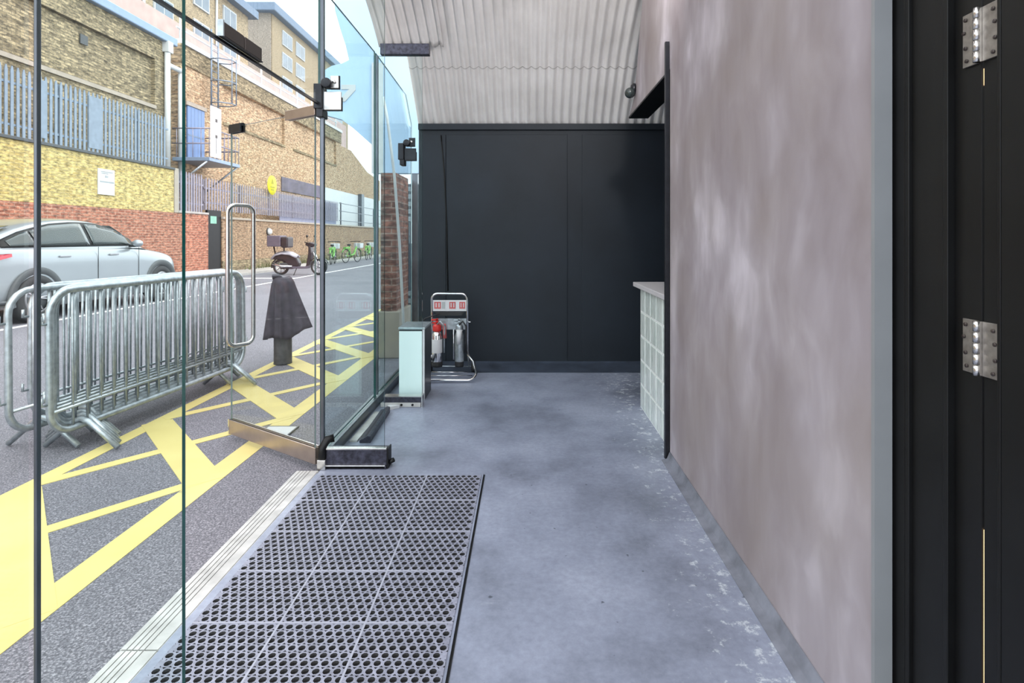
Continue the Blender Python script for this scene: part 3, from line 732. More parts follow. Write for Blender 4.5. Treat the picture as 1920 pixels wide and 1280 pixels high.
# ------------------------------------------------------------------ bollard and sack
BX, BY = -2.71, 6.16
b = MB(); b.lathe([(0,0),(.098,0),(.095,.02),(.092,.86),(.075,.91),(.03,.93),(0,.93)], 20, Matrix.Translation((BX,BY,-.02)))
tag(b.build('bollard', M['bollard'], origin=(BX,BY,-.02)), 'dark worn street bollard under the black sack', 'bollard')
b = MB(); rows = []; nA = 48
for i in range(15):
    u = i/14; row = []
    for k in range(nA):
        a = 2*PI*k/nA; ca, sa = math.cos(a), math.sin(a)
        right = max(0, math.cos(a-.15))**3; left = max(0, -math.cos(a))**1.5
        hem = .275 + .09*right - .01*left + .015*math.sin(3*a+1)
        z = .93 - (.93-hem)*u**.95
        rad = .105 + .035*u + .02*u*math.sin(7*a+.6) + .012*u*math.sin(13*a)
        rad += right*.145*u**1.0 + left*.055*u**.8
        if i == 0: rad *= .88
        row.append((BX + rad*ca, BY + rad*sa*.9, z))
    rows.append(row)
b.grid(rows, closed=True)
tp = [b.bm.verts.new((BX + .07*math.cos(2*PI*k/nA), BY + .07*math.sin(2*PI*k/nA), .937 + .01*math.sin(4*PI*k/nA))) for k in range(nA)]
b.bm.verts.ensure_lookup_table(); first = list(b.bm.verts)[:nA]
for k in range(nA): b.bm.faces.new([tp[k], tp[(k+1)%nA], first[(k+1)%nA], first[k]]).smooth = True
b.bm.faces.new(tp)
r = b.build('sack', M['sack'], origin=(BX,BY,.3), solid=.006)
tag(r, 'black plastic sack draped over the street bollard', 'sack')
b = MB(); b.tube([(BX-.09,BY-.02,.925),(BX-.075,BY-.05,.952),(BX-.03,BY-.05,.955),(BX+.0,BY-.03,.935)], [.018,.028,.024,.015], 10)
b.build('knot', M['sack'], r, origin=Vector((BX,BY,.3)))

# ------------------------------------------------------------------ car
def car():
    r = thing('car', 'silver coupe style SUV parked beyond the crowd barriers', 'car', (-8.33, 7.46, .10))
    st = [(0.0,.52,.90,.60),(.05,.36,1.02,.75),(.2,.28,1.12,.855),(.6,.26,1.145,.905),(1.0,.25,1.145,.925),(2.0,.24,1.135,.925),(3.0,.24,1.12,.925),
          (3.4,.25,1.075,.92),(3.9,.25,1.01,.905),(4.25,.27,.94,.86),(4.48,.32,.84,.76),(4.60,.42,.72,.60)]
    rows = []
    for l, zl, zt, wd in st:
        h = [(wd*.86,zl),(wd*.97,zl+.07),(wd,zl+.2),(wd*.995,.5*(zl+zt)+.05),(wd*1.0,zt-.20),(wd*.985,zt-.13),(wd*.95,zt-.05),(wd*.86,zt-.005),(wd*.45,zt+.012),(0,zt+.015)]
        rows.append([(x,l,z) for x,z in h] + [(-x,l,z) for x,z in reversed(h[:-1])])
    b = MB(); V = b.grid(rows, closed=True); b.bm.faces.new(V[0][::-1]); b.bm.faces.new(V[-1])
    body = b.build('body', M['silver_car'], r, local=True, sub=2)
    gs = [(.22,1.145,.80,.72),(.5,1.27,.83,.66),(.9,1.43,.85,.63),(1.4,1.555,.86,.63),(1.9,1.60,.865,.635),(2.35,1.585,.865,.64),(2.75,1.50,.865,.66),(3.05,1.36,.86,.69),(3.3,1.20,.85,.74),(3.48,1.08,.83,.78)]
    rows = []
    for l, zt, wb, wt in gs:
        z0 = min(1.08, zt-.05)
        h = [(wb,z0),(wb+(wt-wb)*.5,z0+(zt-.05-z0)*.5+.012),(wt,zt-.05),(wt*.9,zt-.012),(wt*.5,zt+.006),(0,zt+.01)]
        rows.append([(x,l,z) for x,z in h] + [(-x,l,z) for x,z in reversed(h[:-1])])
    b = MB(); b.grid(rows); b.build('roof', M['silver_car'], r, local=True, sub=1)
    def gx(l, z):
        for a, c in zip(gs, gs[1:]):
            if a[0] <= l <= c[0]:
                u = (l-a[0])/(c[0]-a[0]); zt = a[1]+(c[1]-a[1])*u; wb = a[2]+(c[2]-a[2])*u; wt = a[3]+(c[3]-a[3])*u
                v = (z-1.08)/max(.01,(zt-.05-1.08)); v = max(0,min(1,v)); return wb+(wt-wb)*v + .012*math.sin(PI*v), zt
        return .8, 1.1
    def win(l0, l1, rear_point=False, front_point=False, sgn=1, lift=.010, ztop=-.085, zb=1.155):
        rws = []; n = 14
        for i in range(n+1):
            l = l0+(l1-l0)*i/n; _, zt = gx(l, 1.2); t_ = max(zb+.004, zt+ztop)
            rws.append([(sgn*(gx(l,zb+(t_-zb)*k/4)[0]+lift), l, zb+(t_-zb)*k/4) for k in range(5)])
        return rws
    for s in (1,-1):
        b = MB(); b.grid(win(.50, 3.13, sgn=s, lift=.012, ztop=-.058, zb=1.135)); b.build('window_surround', M['black'], r, local=True, solid=.006)
        for l0, l1 in ((.62,1.02),(1.05,2.02),(2.10,3.02)):
            b = MB(); b.grid(win(l0, l1, sgn=s, lift=.026)); b.build('side_window', M['car_glass'], r, local=True, solid=.004)
        b = MB()
        for i, l in enumerate((.95, 3.79)):
            b.grid([[(s*(.915+dx), l+q*math.cos(a), .36+q*math.sin(a)) for q, dx in ((.34,-.03),(.385,.02),(.45,.024),(.47,.014),(.472,-.03))] for a in [math.radians(-14+208*k/26) for k in range(27)]])
            b.lathe([(0,0),(.34,0),(.34,.01),(0,.01)], 28, Matrix.Translation((s*.885,l,.37)) @ Matrix.Rotation(s*PI/2,4,'Y'))
        b.build('wheel_arch', M['cladding'], r, local=True)
        b = MB(); b.box(s*.905-.03, s*.905+.03, 1.35, 3.38, .21, .36); b.build('sill', M['cladding'], r, local=True, bevel=.015)
        for l in (1.33, 2.38):
            b = MB(); b.box(s*.928-.012, s*.928+.016, l, l+.21, .965, .995); b.build('door_handle', M['alloy'], r, local=True, bevel=.008)
        b = MB(); b.box(s*.927-.002, s*.927+.003, 2.12, 2.126, .40, 1.12); b.box(s*.927-.002, s*.927+.003, 3.12, 3.126, .42, 1.10); b.build('door_seam', M['black'], r, local=True)
        b = MB(); b.ball((s*1.0, 2.98, 1.17), .1, 14, 8, (1.0,.65,.7)); mi = b.build('mirror', M['silver_car'], r, local=True)
        MB().box(min(s*.86,s*.98), max(s*.86,s*.98), 2.94, 3.04, 1.10, 1.14).build('mirror_arm', M['black'], mi, local=True)
        b = MB(); b.prism([(s*.80,.045,.90),(s*.895,.22,.93),(s*.925,.52,1.00),(s*.92,.52,1.045),(s*.88,.22,1.04),(s*.77,.05,1.0)], (s*.012,-.012,0)); b.build('tail_lamp', M['tail'], r, local=True)
        for l in (.95, 3.79):
            Mx = Matrix.Translation((s*.83,l,.36)) @ Matrix.Rotation(s*PI/2,4,'Y')
            b = MB(); b.lathe([(.23,-.11),(.33,-.11),(.36,-.07),(.36,.07),(.335,.105),(.25,.11),(.235,.09),(.235,.0)], 32, Mx); wh = b.build('wheel', M['tyre'], r, local=True)
            b = MB(); b.lathe([(0,.06),(.05,.06),(.06,.05),(.06,.03)], 16, Mx); b.lathe([(.20,.095),(.236,.10),(.236,.02),(.2,.02)], 32, Mx)
            for k in range(5):
                a = 2*PI*k/5+.3
                for da in (-.13,.13):
                    p0 = Mx @ Vector((.04*math.cos(a), .04*math.sin(a), .055)); p1 = Mx @ Vector((.215*math.cos(a+da), .215*math.sin(a+da), .085)); b.tube([p0,p1], .017, 6)
            b.build('rim', M['alloy'], wh, local=True)
            b = MB(); b.lathe([(0,.0),(.225,.0),(.225,.01),(0,.01)], 24, Mx); b.build('brake_disc', M['black'], wh, local=True)
    b = MB(); b.grid([[(x, l, z+.018) for x in (-.5,-.25,0,.25,.5)] for l, z in ((.36,1.215),(.5,1.275),(.7,1.355),(.92,1.44))]); b.build('rear_window', M['car_glass'], r, local=True, solid=.005)
    b = MB(); b.grid([[(x, l, z+.016-abs(x)*.02) for x in (-.62,-.3,0,.3,.62)] for l, z in ((2.78,1.49),(3.05,1.365),(3.3,1.205),(3.44,1.11))]); b.build('windscreen', M['car_glass'], r, local=True, solid=.005)
    b = MB(); b.tube([(.72,.35,1.165),(.75,1.2,1.168)], .001, 4)
    b = MB(); b.box(-.7,.7,-.03,.10,.36,.55); b.build('rear_bumper', M['cladding'], r, local=True, bevel=.03)
    b = MB(); b.box(-.45,.45,4.585,4.61,.45,.62); b.build('grille', M['black'], r, local=True, bevel=.01)
car()

# ------------------------------------------------------------------ moped
def moped():
    r = thing('moped', 'dark delivery moped with top box parked by the far brick wall', 'moped', (-8.42, 19.0, .10))
    def wheel(x, rad):
        Mx = Matrix.Translation((x,0,rad)) @ Matrix.Rotation(PI/2,4,'X')
        b = MB(); b.lathe([(rad-.07,-.04),(rad-.02,-.045),(rad,-.02),(rad,.02),(rad-.02,.045),(rad-.07,.04),(rad-.07,-.04)], 28, Mx); wv = b.build('wheel', M['tyre'], r, local=True)
        b = MB(); b.lathe([(rad-.085,-.02),(rad-.065,-.03),(rad-.065,.03),(rad-.085,.02),(rad-.085,-.02)], 28, Mx); b.lathe([(0,-.04),(.05,-.04),(.05,.04),(0,.04)], 14, Mx)
        for k in range(7):
            a = 2*PI*k/7; b.tube([Mx @ Vector((.03*math.cos(a),.03*math.sin(a),0)), Mx @ Vector(((rad-.075)*math.cos(a+.2),(rad-.075)*math.sin(a+.2),0))], .012, 6)
        b.build('rim', M['alloy'], wv, local=True)
    wheel(0, .27); wheel(1.30, .28)
    b = MB(); b.grid([[(x, y*.1*wd, z+ (0 if abs(y) < 1 else -.06)) for y in (-1.6,-1,0,1,1.6)] for x, z, wd in ((-.30,.60,.6),(-.15,.74,1.1),(.1,.80,1.3),(.4,.76,1.3),(.58,.66,1.0))]); b.build('seat', M['moped_seat'], r, local=True, solid=.06)
    b = MB(); b.prism([(-.26,-.13,.60),(.0,-.13,.72),(.50,-.13,.70),(.66,-.13,.40),(.62,-.13,.28),(.35,-.13,.30),(.1,-.13,.52),(-.2,-.13,.52)], (0,.26,0)); b.build('rear_body', M['moped'], r, local=True, bevel=.03)
    b = MB(); b.prism([(.30,-.14,.22),(.95,-.14,.22),(1.0,-.14,.36),(.92,-.14,.36),(.88,-.14,.29),(.34,-.14,.29)], (0,.28,0)); b.build('footboard', M['plum'], r, local=True, bevel=.02)
    b = MB(); b.prism([(.90,-.16,.30),(1.0,-.16,.32),(1.10,-.16,.75),(1.06,-.16,.98),(.98,-.16,.98),(.98,-.16,.75)], (0,.32,0)); b.build('leg_shield', M['moped'], r, local=True, bevel=.03)
    b = MB(); b.prism([(.86,-.12,1.02),(1.0,-.12,.94),(1.18,-.12,.98),(1.20,-.12,1.06),(1.02,-.12,1.12),(.88,-.12,1.10)], (0,.24,0)); b.build('headset', M['moped'], r, local=True, bevel=.03)
    b = MB(); b.tube([(.96,-.36,1.12),(1.0,-.2,1.08),(1.0,.2,1.08),(.96,.36,1.12)], .018, 8); b.build('handlebar', M['black'], r, local=True)
    b = MB()
    for s in (-1,1): b.tube([(1.0,s*.26,1.09),(1.02,s*.33,1.28)], .006, 6); b.ball((1.02,s*.34,1.32), .06, 10, 6, (.5,1,.8))
    b.build('mirror', M['black'], r, local=True)
    b = MB()
    for s in (-1,1): b.tube([(1.12,s*.07,.8),(1.30,s*.07,.28)], .022, 8)
    b.build('fork', M['chrome'], r, local=True)
    b = MB(); b.grid([[(1.30+.33*math.cos(a), y, .28+.33*math.sin(a)) for y in (-.06,0,.06)] for a in [math.radians(20+14*k) for k in range(10)]]); b.build('front_mudguard', M['moped'], r, local=True, solid=.012)
    b = MB(); b.grid([[(.31*math.cos(a), y, .27+.31*math.sin(a)) for y in (-.07,0,.07)] for a in [math.radians(60+14*k) for k in range(10)]]); b.build('rear_mudguard', M['moped'], r, local=True, solid=.012)
    b = MB(); b.tube([(.45,-.17,.30),(.1,-.19,.30),(-.20,-.19,.40)], [.03,.05,.045], 12); b.build('exhaust', M['chrome'], r, local=True)
    b = MB(); b.box(.0,.42,-.12,.12,.20,.42); b.build('engine', M['cladding'], r, local=True, bevel=.03)
    b = MB(); b.box(-.36,.10,-.30,.24,.97,1.345); tb = b.build('top_box', M['plum'], r, local=True, bevel=.03)
    MB().box(.1,.34,-.28,.22,.93,1.30).build('box_lid', M['moped'], tb, local=True, bevel=.05)
    b = MB(); b.tube([(-.2,0,.72),(-.25,0,.97)], .025, 8); b.tube([(.1,0,.80),(.1,0,.97)], .025, 8); b.build('rack', M['black'], r, local=True)
    b = MB(); b.tube([(.5,.1,.24),(.55,-.28,.01)], .013, 8); b.build('side_stand', M['black'], r, local=True)
moped()

# ------------------------------------------------------------------ hire bikes
def bike(loc, rz, label):
    r = thing('bicycle', label, 'bicycle', loc, (0,0,rz), group='green hire bikes by the wall')
    for x in (0, 1.08):
        b = MB(); b.tube([(x+.33*math.cos(2*PI*k/24), 0, .34+.33*math.sin(2*PI*k/24)) for k in range(24)], .02, 6, closed=True); wv = b.build('wheel', M['tyre'], r, local=True)
        b = MB()
        for k in range(10): b.tube([(x,0,.34),(x+.32*math.cos(2*PI*k/10),0,.34+.32*math.sin(2*PI*k/10))], .003, 4)
        b.lathe([(0,-.04),(.04,-.04),(.04,.04),(0,.04)], 10, Matrix.Translation((x,0,.34)) @ Matrix.Rotation(PI/2,4,'X')); b.build('spokes', M['alloy'], wv, local=True)
        b = MB(); b.grid([[(x+.37*math.cos(a), y, .34+.37*math.sin(a)) for y in (-.04,0,.04)] for a in [math.radians(30+15*k) for k in range(9)]]); b.build('mudguard', M['green_bike'], r, local=True, solid=.008)
    b = MB(); b.tube([(.98,0,.80),(.75,0,.42),(.42,0,.34)], .045, 10); b.tube([(.42,0,.34),(.33,0,.85)], .032, 10); b.tube([(0,0,.34),(.42,0,.34)], .022, 8); b.tube([(0,0,.34),(.36,0,.66)], .02, 8)
    b.build('frame', M['green_bike'], r, local=True)
    b = MB(); b.tube([(.96,0,1.0),(.98,0,.8),(1.08,0,.34)], .026, 8); b.build('fork', M['white'], r, local=True)
    b = MB(); b.tube([(.86,-.3,1.06),(.97,-.12,1.08),(.97,.12,1.08),(.86,.3,1.06)], .016, 8); b.build('handlebar', M['black'], r, local=True)
    b = MB(); b.prism([(1.04,-.19,.72),(1.32,-.19,.72),(1.38,-.19,.98),(1.02,-.19,.98)], (0,.38,0)); b.build('basket', M['white'], r, local=True, bevel=.03)
    b = MB(); b.ball((.30,0,.90), .12, 12, 6, (1.2,.75,.4)); b.tube([(.33,0,.84),(.31,0,.89)], .018, 8); b.build('saddle', M['black'], r, local=True)
    b = MB(); b.box(-.1,.28,-.09,.09,.70,.80); b.build('rear_panel', M['green_bike'], r, local=True, bevel=.02)
    b = MB(); b.tube([(.42,-.13,.34),(.42,.13,.34)], .014, 6); b.box(.52,.62,-.2,-.11,.22,.25); b.box(.22,.32,.11,.2,.43,.46); b.build('pedals', M['black'], r, local=True)
    return r
bike((-9.25,26.2,.10), math.radians(100), 'green and white hire bike nearest the moped')
bike((-9.15,28.0,.10), math.radians(75), 'bright green hire bike in the middle of the three')
bike((-9.1,31.5,.10), math.radians(95), 'green hire bike furthest along the brick wall')

# ------------------------------------------------------------------ boundary wall, fences
WX = -10.6
rw = thing('boundary_wall', 'street wall of red brick below and yellow brick above', 'wall', (WX,6,.19))
MB().box(WX-.35,WX,-6,18.45,.19,2.13).build('red_brickwork', M['red_brick'], rw)
MB().box(WX-.35,WX,-6,16.65,2.131,3.40).build('yellow_brickwork', M['yellow_brick'], rw)
MB().box(WX-.40,WX+.05,-6,16.65,3.401,3.47).build('coping', M['cladding'], rw, bevel=.01)
MB().box(WX-.39,WX+.03,16.86,18.45,2.131,2.20).build('low_coping', M['concrete'], rw, bevel=.01)
MB().box(WX-.36,WX+.02,16.66,16.85,2.131,3.47).build('end_pier', M['stone'], rw)
r = thing('gate_door', 'dark door set in the far street wall beside red brick', 'door', (WX,18.9,.19))
MB().box(WX-.10,WX-.03,18.46,19.28,.19,2.3).build('leaf', M['black'], r)
MB().box(WX-.029,WX-.02,18.62,18.98,1.85,2.1).build('green_sign', plain('green_sign', S(120,170,150), .5), r)
rw = thing('far_wall', 'tan brick street wall behind the moped and bikes', 'wall', (WX,30,.19))
MB().box(WX-.35,WX,19.3,75,.19,2.02).build('brickwork', M['tan_brick'], rw)
MB().box(WX-.38,WX+.05,19.3,75,2.021,2.10).build('coping', M['stone'], rw, bevel=.01)
MB().box(WX-.02,WX+.004,19.3,75,.191,.55).build('damp_course', M['brown_brick'], rw)

def palisade(x, y0, y1, z0, z1, pitch, label, m, nposts, panels=()):
    r = thing('palisade_fence', label, 'fence', (x, (y0+y1)/2, z0))
    n = int((y1-y0)/pitch); pale = None
    b = MB()
    for z in (z0+.25, z1-.35): b.box(x-.05,x-.012,y0,y1,z-.02,z+.03)
    b.build('rail', m, r)
    big = MB(); cnt = 0
    for k in range(n):
        y = y0 + (k+.5)*pitch; wd = .035
        if cnt < 95:
            if pale is None:
                q = MB(); q.prism([(-.012,-wd,0),(-.012,wd,0),(-.012,wd,z1-z0-.10),(-.012,wd*.35,z1-z0),(-.012,-wd*.35,z1-z0),(-.012,-wd,z1-z0-.10)], (.018,0,0))
                pale = q.build('pale', m, r, local=True); o = pale
            else:
                o = pale.copy(); COL.objects.link(o); o.parent = r
            o.location = (.0, y-(y0+y1)/2, .0); cnt += 1
        else:
            big.prism([(x-.012,y-wd,z0),(x-.012,y+wd,z0),(x-.012,y+wd,z1-.10),(x-.012,y,z1),(x-.012,y-wd,z1-.10)], (.018,0,0))
    if len(big.bm.verts): tag(big.build('far_pales', m, r), kind='stuff')
    b = MB()
    for i in range(nposts):
        y = y0 + (y1-y0)*(i+.02)/max(1,nposts-.5); b.box(x-.11,x-.05,y-.05,y+.05,z0,z1-.05)
    b.build('post', m, r)
    for (a, c) in panels: MB().box(x+.008,x+.02,a,c,z0+.1,z1-.1).build('infill_sheet', m, r)
palisade(WX-.12, 5.0, 16.6, 3.475, 4.95, .135, 'tall grey palisade fence on top of the yellow brick', M['palisade'], 5, ((12.1,12.35),(13.55,14.0)))
palisade(WX-.15, 16.9, 18.45, 2.21, 3.45, .135, 'short run of mauve grey palisade above the red brick', M['palisade_mauve'], 2)
palisade(WX-.15, 18.5, 31.6, 2.30, 3.38, .17, 'long mauve grey palisade fence above the tan brick wall', M['palisade_mauve'], 6)
r = thing('sheet_hoarding', 'blue grey sheeting behind the far end of the palisade', 'hoarding', (WX-.3,28,2.1))
MB().box(WX-.30,WX-.27,24.4,31.6,2.1,3.3).build('sheet', plain('blue_grey_sheet', S(128,132,156), .6), r)
r = thing('wall_railing', 'thin grey open railing on the tan wall beyond the palisade', 'railing', (WX-.15,45,2.10))
b = MB()
for z in (2.35,2.9,3.35): b.box(WX-.17,WX-.13,31.8,60,z-.02,z+.02)
b.build('rail', M['channel'], r)
for k in range(9): MB().box(WX-.18,WX-.12,32+k*3.4,32.07+k*3.4,2.10,3.4).build('post', M['channel'], r)
r = thing('notice_board', 'white notice fixed to the yellow brick above the car', 'notice', (WX+.03,13.95,2.75))
MB().box(WX+.005,WX+.03,13.68,14.22,2.45,3.09).build('board', M['white_panel'], r)
b = MB(); b.box(WX+.031,WX+.033,13.73,14.2,2.75,2.79)
for z, y0, y1 in ((3.02,13.76,14.16),(2.98,13.78,14.0),(2.92,13.89,14.0),(2.89,13.89,14.0)): b.box(WX+.031,WX+.033,y0,y1,z-.012,z+.012)
b.build('print', M['grey_ink'], r)
r = thing('round_sign', 'round yellow sign fixed on the far palisade', 'sign', (WX+.1,23.0,3.5))
Ms = Matrix.Translation((WX+.0,23.05,3.55)) @ Matrix.Rotation(PI/2,4,'Y')
MB().lathe([(0,0),(.40,0),(.40,.02),(0,.02)], 32, Ms).build('disc', M['yellow_sign'], r)
b = MB(); b.prism([(WX+.024,22.92,3.60),(WX+.024,23.18,3.60),(WX+.024,23.10,3.78),(WX+.024,23.05,3.84),(WX+.024,23.0,3.78)], (.004,0,0)); b.box(WX+.024,WX+.028,22.85,23.25,3.43,3.50); b.box(WX+.024,WX+.028,22.92,23.18,3.33,3.39)
b.build('print', M['olive'], r)
b = MB(); b.lathe([(0,0),(.13,0),(.13,.08),(.09,.14),(0,.14)], 18, Matrix.Translation((WX,22.7,1.62)) @ Matrix.Rotation(PI/2,4,'Y'))
r = b.build('bulkhead_lamp', M['white'], origin=(WX,22.7,1.6)); tag(r, 'round wall lamp on the tan brick above the moped', 'lamp')
MB().lathe([(.12,.0),(.155,.0),(.155,.05),(.12,.06)], 18, Matrix.Translation((WX,22.7,1.62)) @ Matrix.Rotation(PI/2,4,'Y')).build('rim', M['cladding'], r, origin=Vector((WX,22.7,1.6)))
# weeds at the foot of the wall
b = MB(); rnd = random.Random(3)
for k in range(420):
    y = 20.5+rnd.random()*6 if k < 150 else 24+rnd.random()*12; x = WX+.12+rnd.random()*.25; h = .08+rnd.random()*.22; a = rnd.random()*6.3
    dx, dy = .05*math.cos(a), .05*math.sin(a)
    b.face([(x-dx*.4,y-dy*.4,.19),(x+dx*.4,y+dy*.4,.19),(x+dx*1.5,y+dy*1.5,.19+h)])
tag(b.build('weeds', M['weeds'], recalc=False), 'low green weeds at the foot of the tan brick wall', 'weeds', kind='stuff')

# ------------------------------------------------------------------ buildings behind the wall
HX = -11.8
def frame_wall(b, x, y0, y1, z0, z1, holes, depth, mi=0):
    """wall skin between holes, as strips (holes: list of (ya,yb,za,zb), sorted, same z)"""
    b.box(x-.5, x-depth, y0, y1, z0, z1, mi)
    cur = y0
    za, zb = holes[0][2], holes[0][3]
    b.box(x-depth, x, y0, y1, z0, za, mi); b.box(x-depth, x, y0, y1, zb, z1, mi)
    for ya, yb, _, _ in holes:
        b.box(x-depth, x, cur, ya, za, zb, mi); cur = yb
    b.box(x-depth, x, cur, y1, za, zb, mi)
r = thing('brown_building', 'weathered brown brick building with a recessed panel on the left', 'building', (HX,8,0))
b = MB(); frame_wall(b, HX, -4, 18.4, 0, 7.8, [(-3,6.5,5.55,7.05),(7.2,17.6,5.55,7.05)], .12); b.build('brickwork', M['brown_brick'], r)
b = MB(); b.box(HX-.12,HX+.05,-3,6.5,5.45,5.56); b.box(HX-.12,HX+.05,7.2,17.6,5.45,5.56); b.build('sill', M['stone'], r)
b = MB(); b.box(HX-.25,HX+.16,-4,18.5,7.72,7.98); b.build('gutter', M['gutter'], r, bevel=.03)
b = MB(); b.box(HX-.10,HX-.07,14.75,15.0,6.55,6.8); b.build('vent', M['cladding'], r)
b = MB()
for y, z1 in ((18.05,7.7),(18.75,6.9)): b.tube([(HX+.1,y,3.2),(HX+.1,y,z1)], .085, 12)
b.tube([(HX+.1,18.05,7.0),(HX+.1,18.75,7.0)], .085, 12); b.box(HX,HX+.2,17.95,18.2,7.4,7.75)
b.build('downpipe', M['white'], r)
r = thing('orange_building', 'orange brick building with white parapet behind the palisade', 'building', (HX,28,0))
b = MB(); frame_wall(b, HX, 18.9, 35.2, 0, 8.0, [(21.5,27.0,5.85,7.3),(28.0,34.3,5.85,7.3)], .12)
b.box(HX-.5,HX,35.2,37.2,0,7.2); b.prism([(HX-.5,37.2,0),(HX-.5,44.5,0),(HX-.5,44.5,5.9),(HX-.5,41.0,6.2),(HX-.5,37.2,7.2)], (.5,0,0)); b.build('brickwork', M['orange_brick'], r)
b = MB(); b.box(HX-.12,HX+.05,21.5,27.0,5.75,5.86); b.box(HX-.12,HX+.05,28.0,34.3,5.75,5.86); b.box(HX,HX+.04,18.9,35.2,7.32,7.38); b.build('sill', M['brown_brick'], r)
b = MB(); b.box(HX+.002,HX+.03,18.9,35.2,7.39,7.99); b.build('upper_brickwork', M['brown_brick'], r)
b = MB(); b.box(HX-.55,HX+.08,18.9,35.25,8.0,8.16); b.build('parapet_coping', M['white'], r, bevel=.01)
b = MB(); b.box(HX+.002,HX+.05,26.6,31.9,3.62,4.30); b.build('dark_boarding', M['dark_board'], r)
b = MB(); b.box(HX+.002,HX+.05,32.1,46.0,2.0,4.30); b.build('white_boarding', M['white'], r)
b = MB(); b.box(HX+.05,HX+.30,38.6,39.2,0,4.4); b.build('grey_post', M['channel'], r)
r = thing('roof_railing', 'white steel railing along the orange building roof', 'railing', (HX-.2,26,8.16))
b = MB()
for z in (8.6,9.1): b.tube([(HX-.2,19,z),(HX-.2,35,z)], .035, 6)
b.build('rail', M['white'], r)
for k in range(9): MB().tube([(HX-.2,19.2+k*1.95,8.16),(HX-.2,19.2+k*1.95,9.1)], .04, 6).build('post', M['white'], r)
r = thing('rooftop_storey', 'pinkish set back storey behind the white roof railing', 'building', (-15,28,7))
MB().box(-17,-15,17,46,0,10.6).build('walls', M['pinkish'], r)
for k in range(6):
    f = MB().box(-15.0,-14.95,19.2+k*4.2,20.6+k*4.2,8.6,9.8).build('window', M['win_white'], r)
    sub('pane', MB().box(-14.949,-14.94,19.3+k*4.2,20.5+k*4.2,8.7,9.7), M['pane'], f, r)
# balcony with blue door, ladder
r = thing('balcony', 'grey steel balcony with railings outside the blue door', 'balcony', (HX+.65,19.3,3.95))
MB().box(HX+.06,-10.5,18.35,20.3,3.92,4.04).build('platform', M['gutter'], r, bevel=.01)
b = MB()
for y in (18.4,20.25): b.tube([(HX+.02,y,3.0),(-10.6,y,3.92)], .035, 8)
b.build('brace', M['galv'], r)
b = MB()
for z in (4.5,5.0): b.tube([(HX+.05,18.38,z),(-10.53,18.38,z),(-10.53,20.27,z),(HX+.05,20.27,z)], .022, 8)
for k in range(9): b.tube([(-10.53,18.38+k*.236,4.04),(-10.53,18.38+k*.236,5.0)], .014, 6)
for k in range(5): b.tube([(-10.53-k*.27,20.27,4.04),(-10.53-k*.27,20.27,5.0)], .014, 6); b.tube([(-10.53-k*.27,18.38,4.04),(-10.53-k*.27,18.38,5.0)], .014, 6)
b.build('railing', M['palisade_mauve'], r)
wp = MB().box(-10.49,-10.46,18.36,18.98,4.06,5.75).build('white_board', M['white_panel'], r)
b = MB(); b.box(-10.459,-10.455,18.62,18.74,5.25,5.36); sub('mark', b, M['brown'], wp, r)
b = MB(); b.box(-10.459,-10.455,18.62,18.74,4.72,4.82); b.box(-10.459,-10.455,18.67,18.69,4.2,4.72); sub('mark', b, M['brown'], wp, r)
r = thing('balcony_door', 'blue boarded door on the upper balcony', 'door', (HX,19.7,4.05))
MB().box(HX+.01,HX+.06,19.2,20.2,4.05,5.95).build('leaf', M['blue_door'], r)
b = MB(); b.box(HX+.005,HX+.09,19.1,20.3,5.96,6.1); b.build('lintel', M['stone'], r)
b = MB()
for k in range(1,5): b.box(HX+.061,HX+.064,19.2+k*.2-.006,19.2+k*.2+.006,4.07,5.93)
b.box(HX+.061,HX+.066,19.22,20.18,4.92,4.97); b.build('board_joint', M['slate'], r)
r = thing('cat_ladder', 'pale steel caged ladder up to the orange building roof', 'ladder', (-11.5,20.8,6.2))
b = MB()
for y in (20.3,20.75): b.tube([(-11.55,y,6.15),(-11.55,y,9.0)], .03, 8)
b.build('stile', M['palisade'], r)
b = MB()
for k in range(11): b.tube([(-11.55,20.3,6.25+k*.25),(-11.55,20.75,6.25+k*.25)], .014, 6)
b.build('rung', M['palisade'], r)
b = MB()
for z in (6.3,7.1,7.9): b.tube([(-11.55,20.25,z),(-11.2,20.15,z),(-10.85,20.4,z),(-10.85,20.7,z),(-11.2,20.9,z),(-11.55,20.8,z)], .022, 6)
for x, y in ((-10.85,20.4),(-10.85,20.7)): b.tube([(x,y,6.3),(x,y,8.0)], .022, 6)
b.build('cage', M['palisade'], r)

# tall flats
def window_set(r, x, cells, wd, ht, face='x'):
    for (y, z) in cells:
        f = MB().box(x,x+.12,y-wd/2,y+wd/2,z-ht/2,z+ht/2).build('window', M['win_white'], r)
        b = MB(); b.box(x+.121,x+.13,y-wd/2+.12,y-.06,z-ht/2+.12,z+ht/2-.12); b.box(x+.121,x+.13,y+.06,y+wd/2-.12,z-ht/2+.12,z+ht/2-.12)
        sub('pane', b, M['pane'], f, r)
r = thing('flats_wing', 'near wing of the beige brick flats above the brown building', 'building', (-28,38,0))
MB().box(-36,-26,14,51.7,0,21.9).build('walls', M['beige'], r)
MB().box(-36.5,-25.3,13.5,52.3,21.9,22.6).build('roof', M['slate'], r)
window_set(r, -26, [(y, z) for y in (48.4,44.2,39.6,35.4,31.2,27.0) for z in (20.4,17.6,14.8,12.0)], 2.1, 1.7)
b = MB()
for y in (46.3,37.5,33.3): b.tube([(-25.9,y,8),(-25.9,y,21.9)], .1, 8)
b.build('downpipe', M['white'], r)
r = thing('flats_tower', 'far block of the beige brick flats with blue grey eaves', 'building', (-33,78,0))
MB().box(-42,-30,65.3,93,0,27.7).build('walls', M['beige'], r)
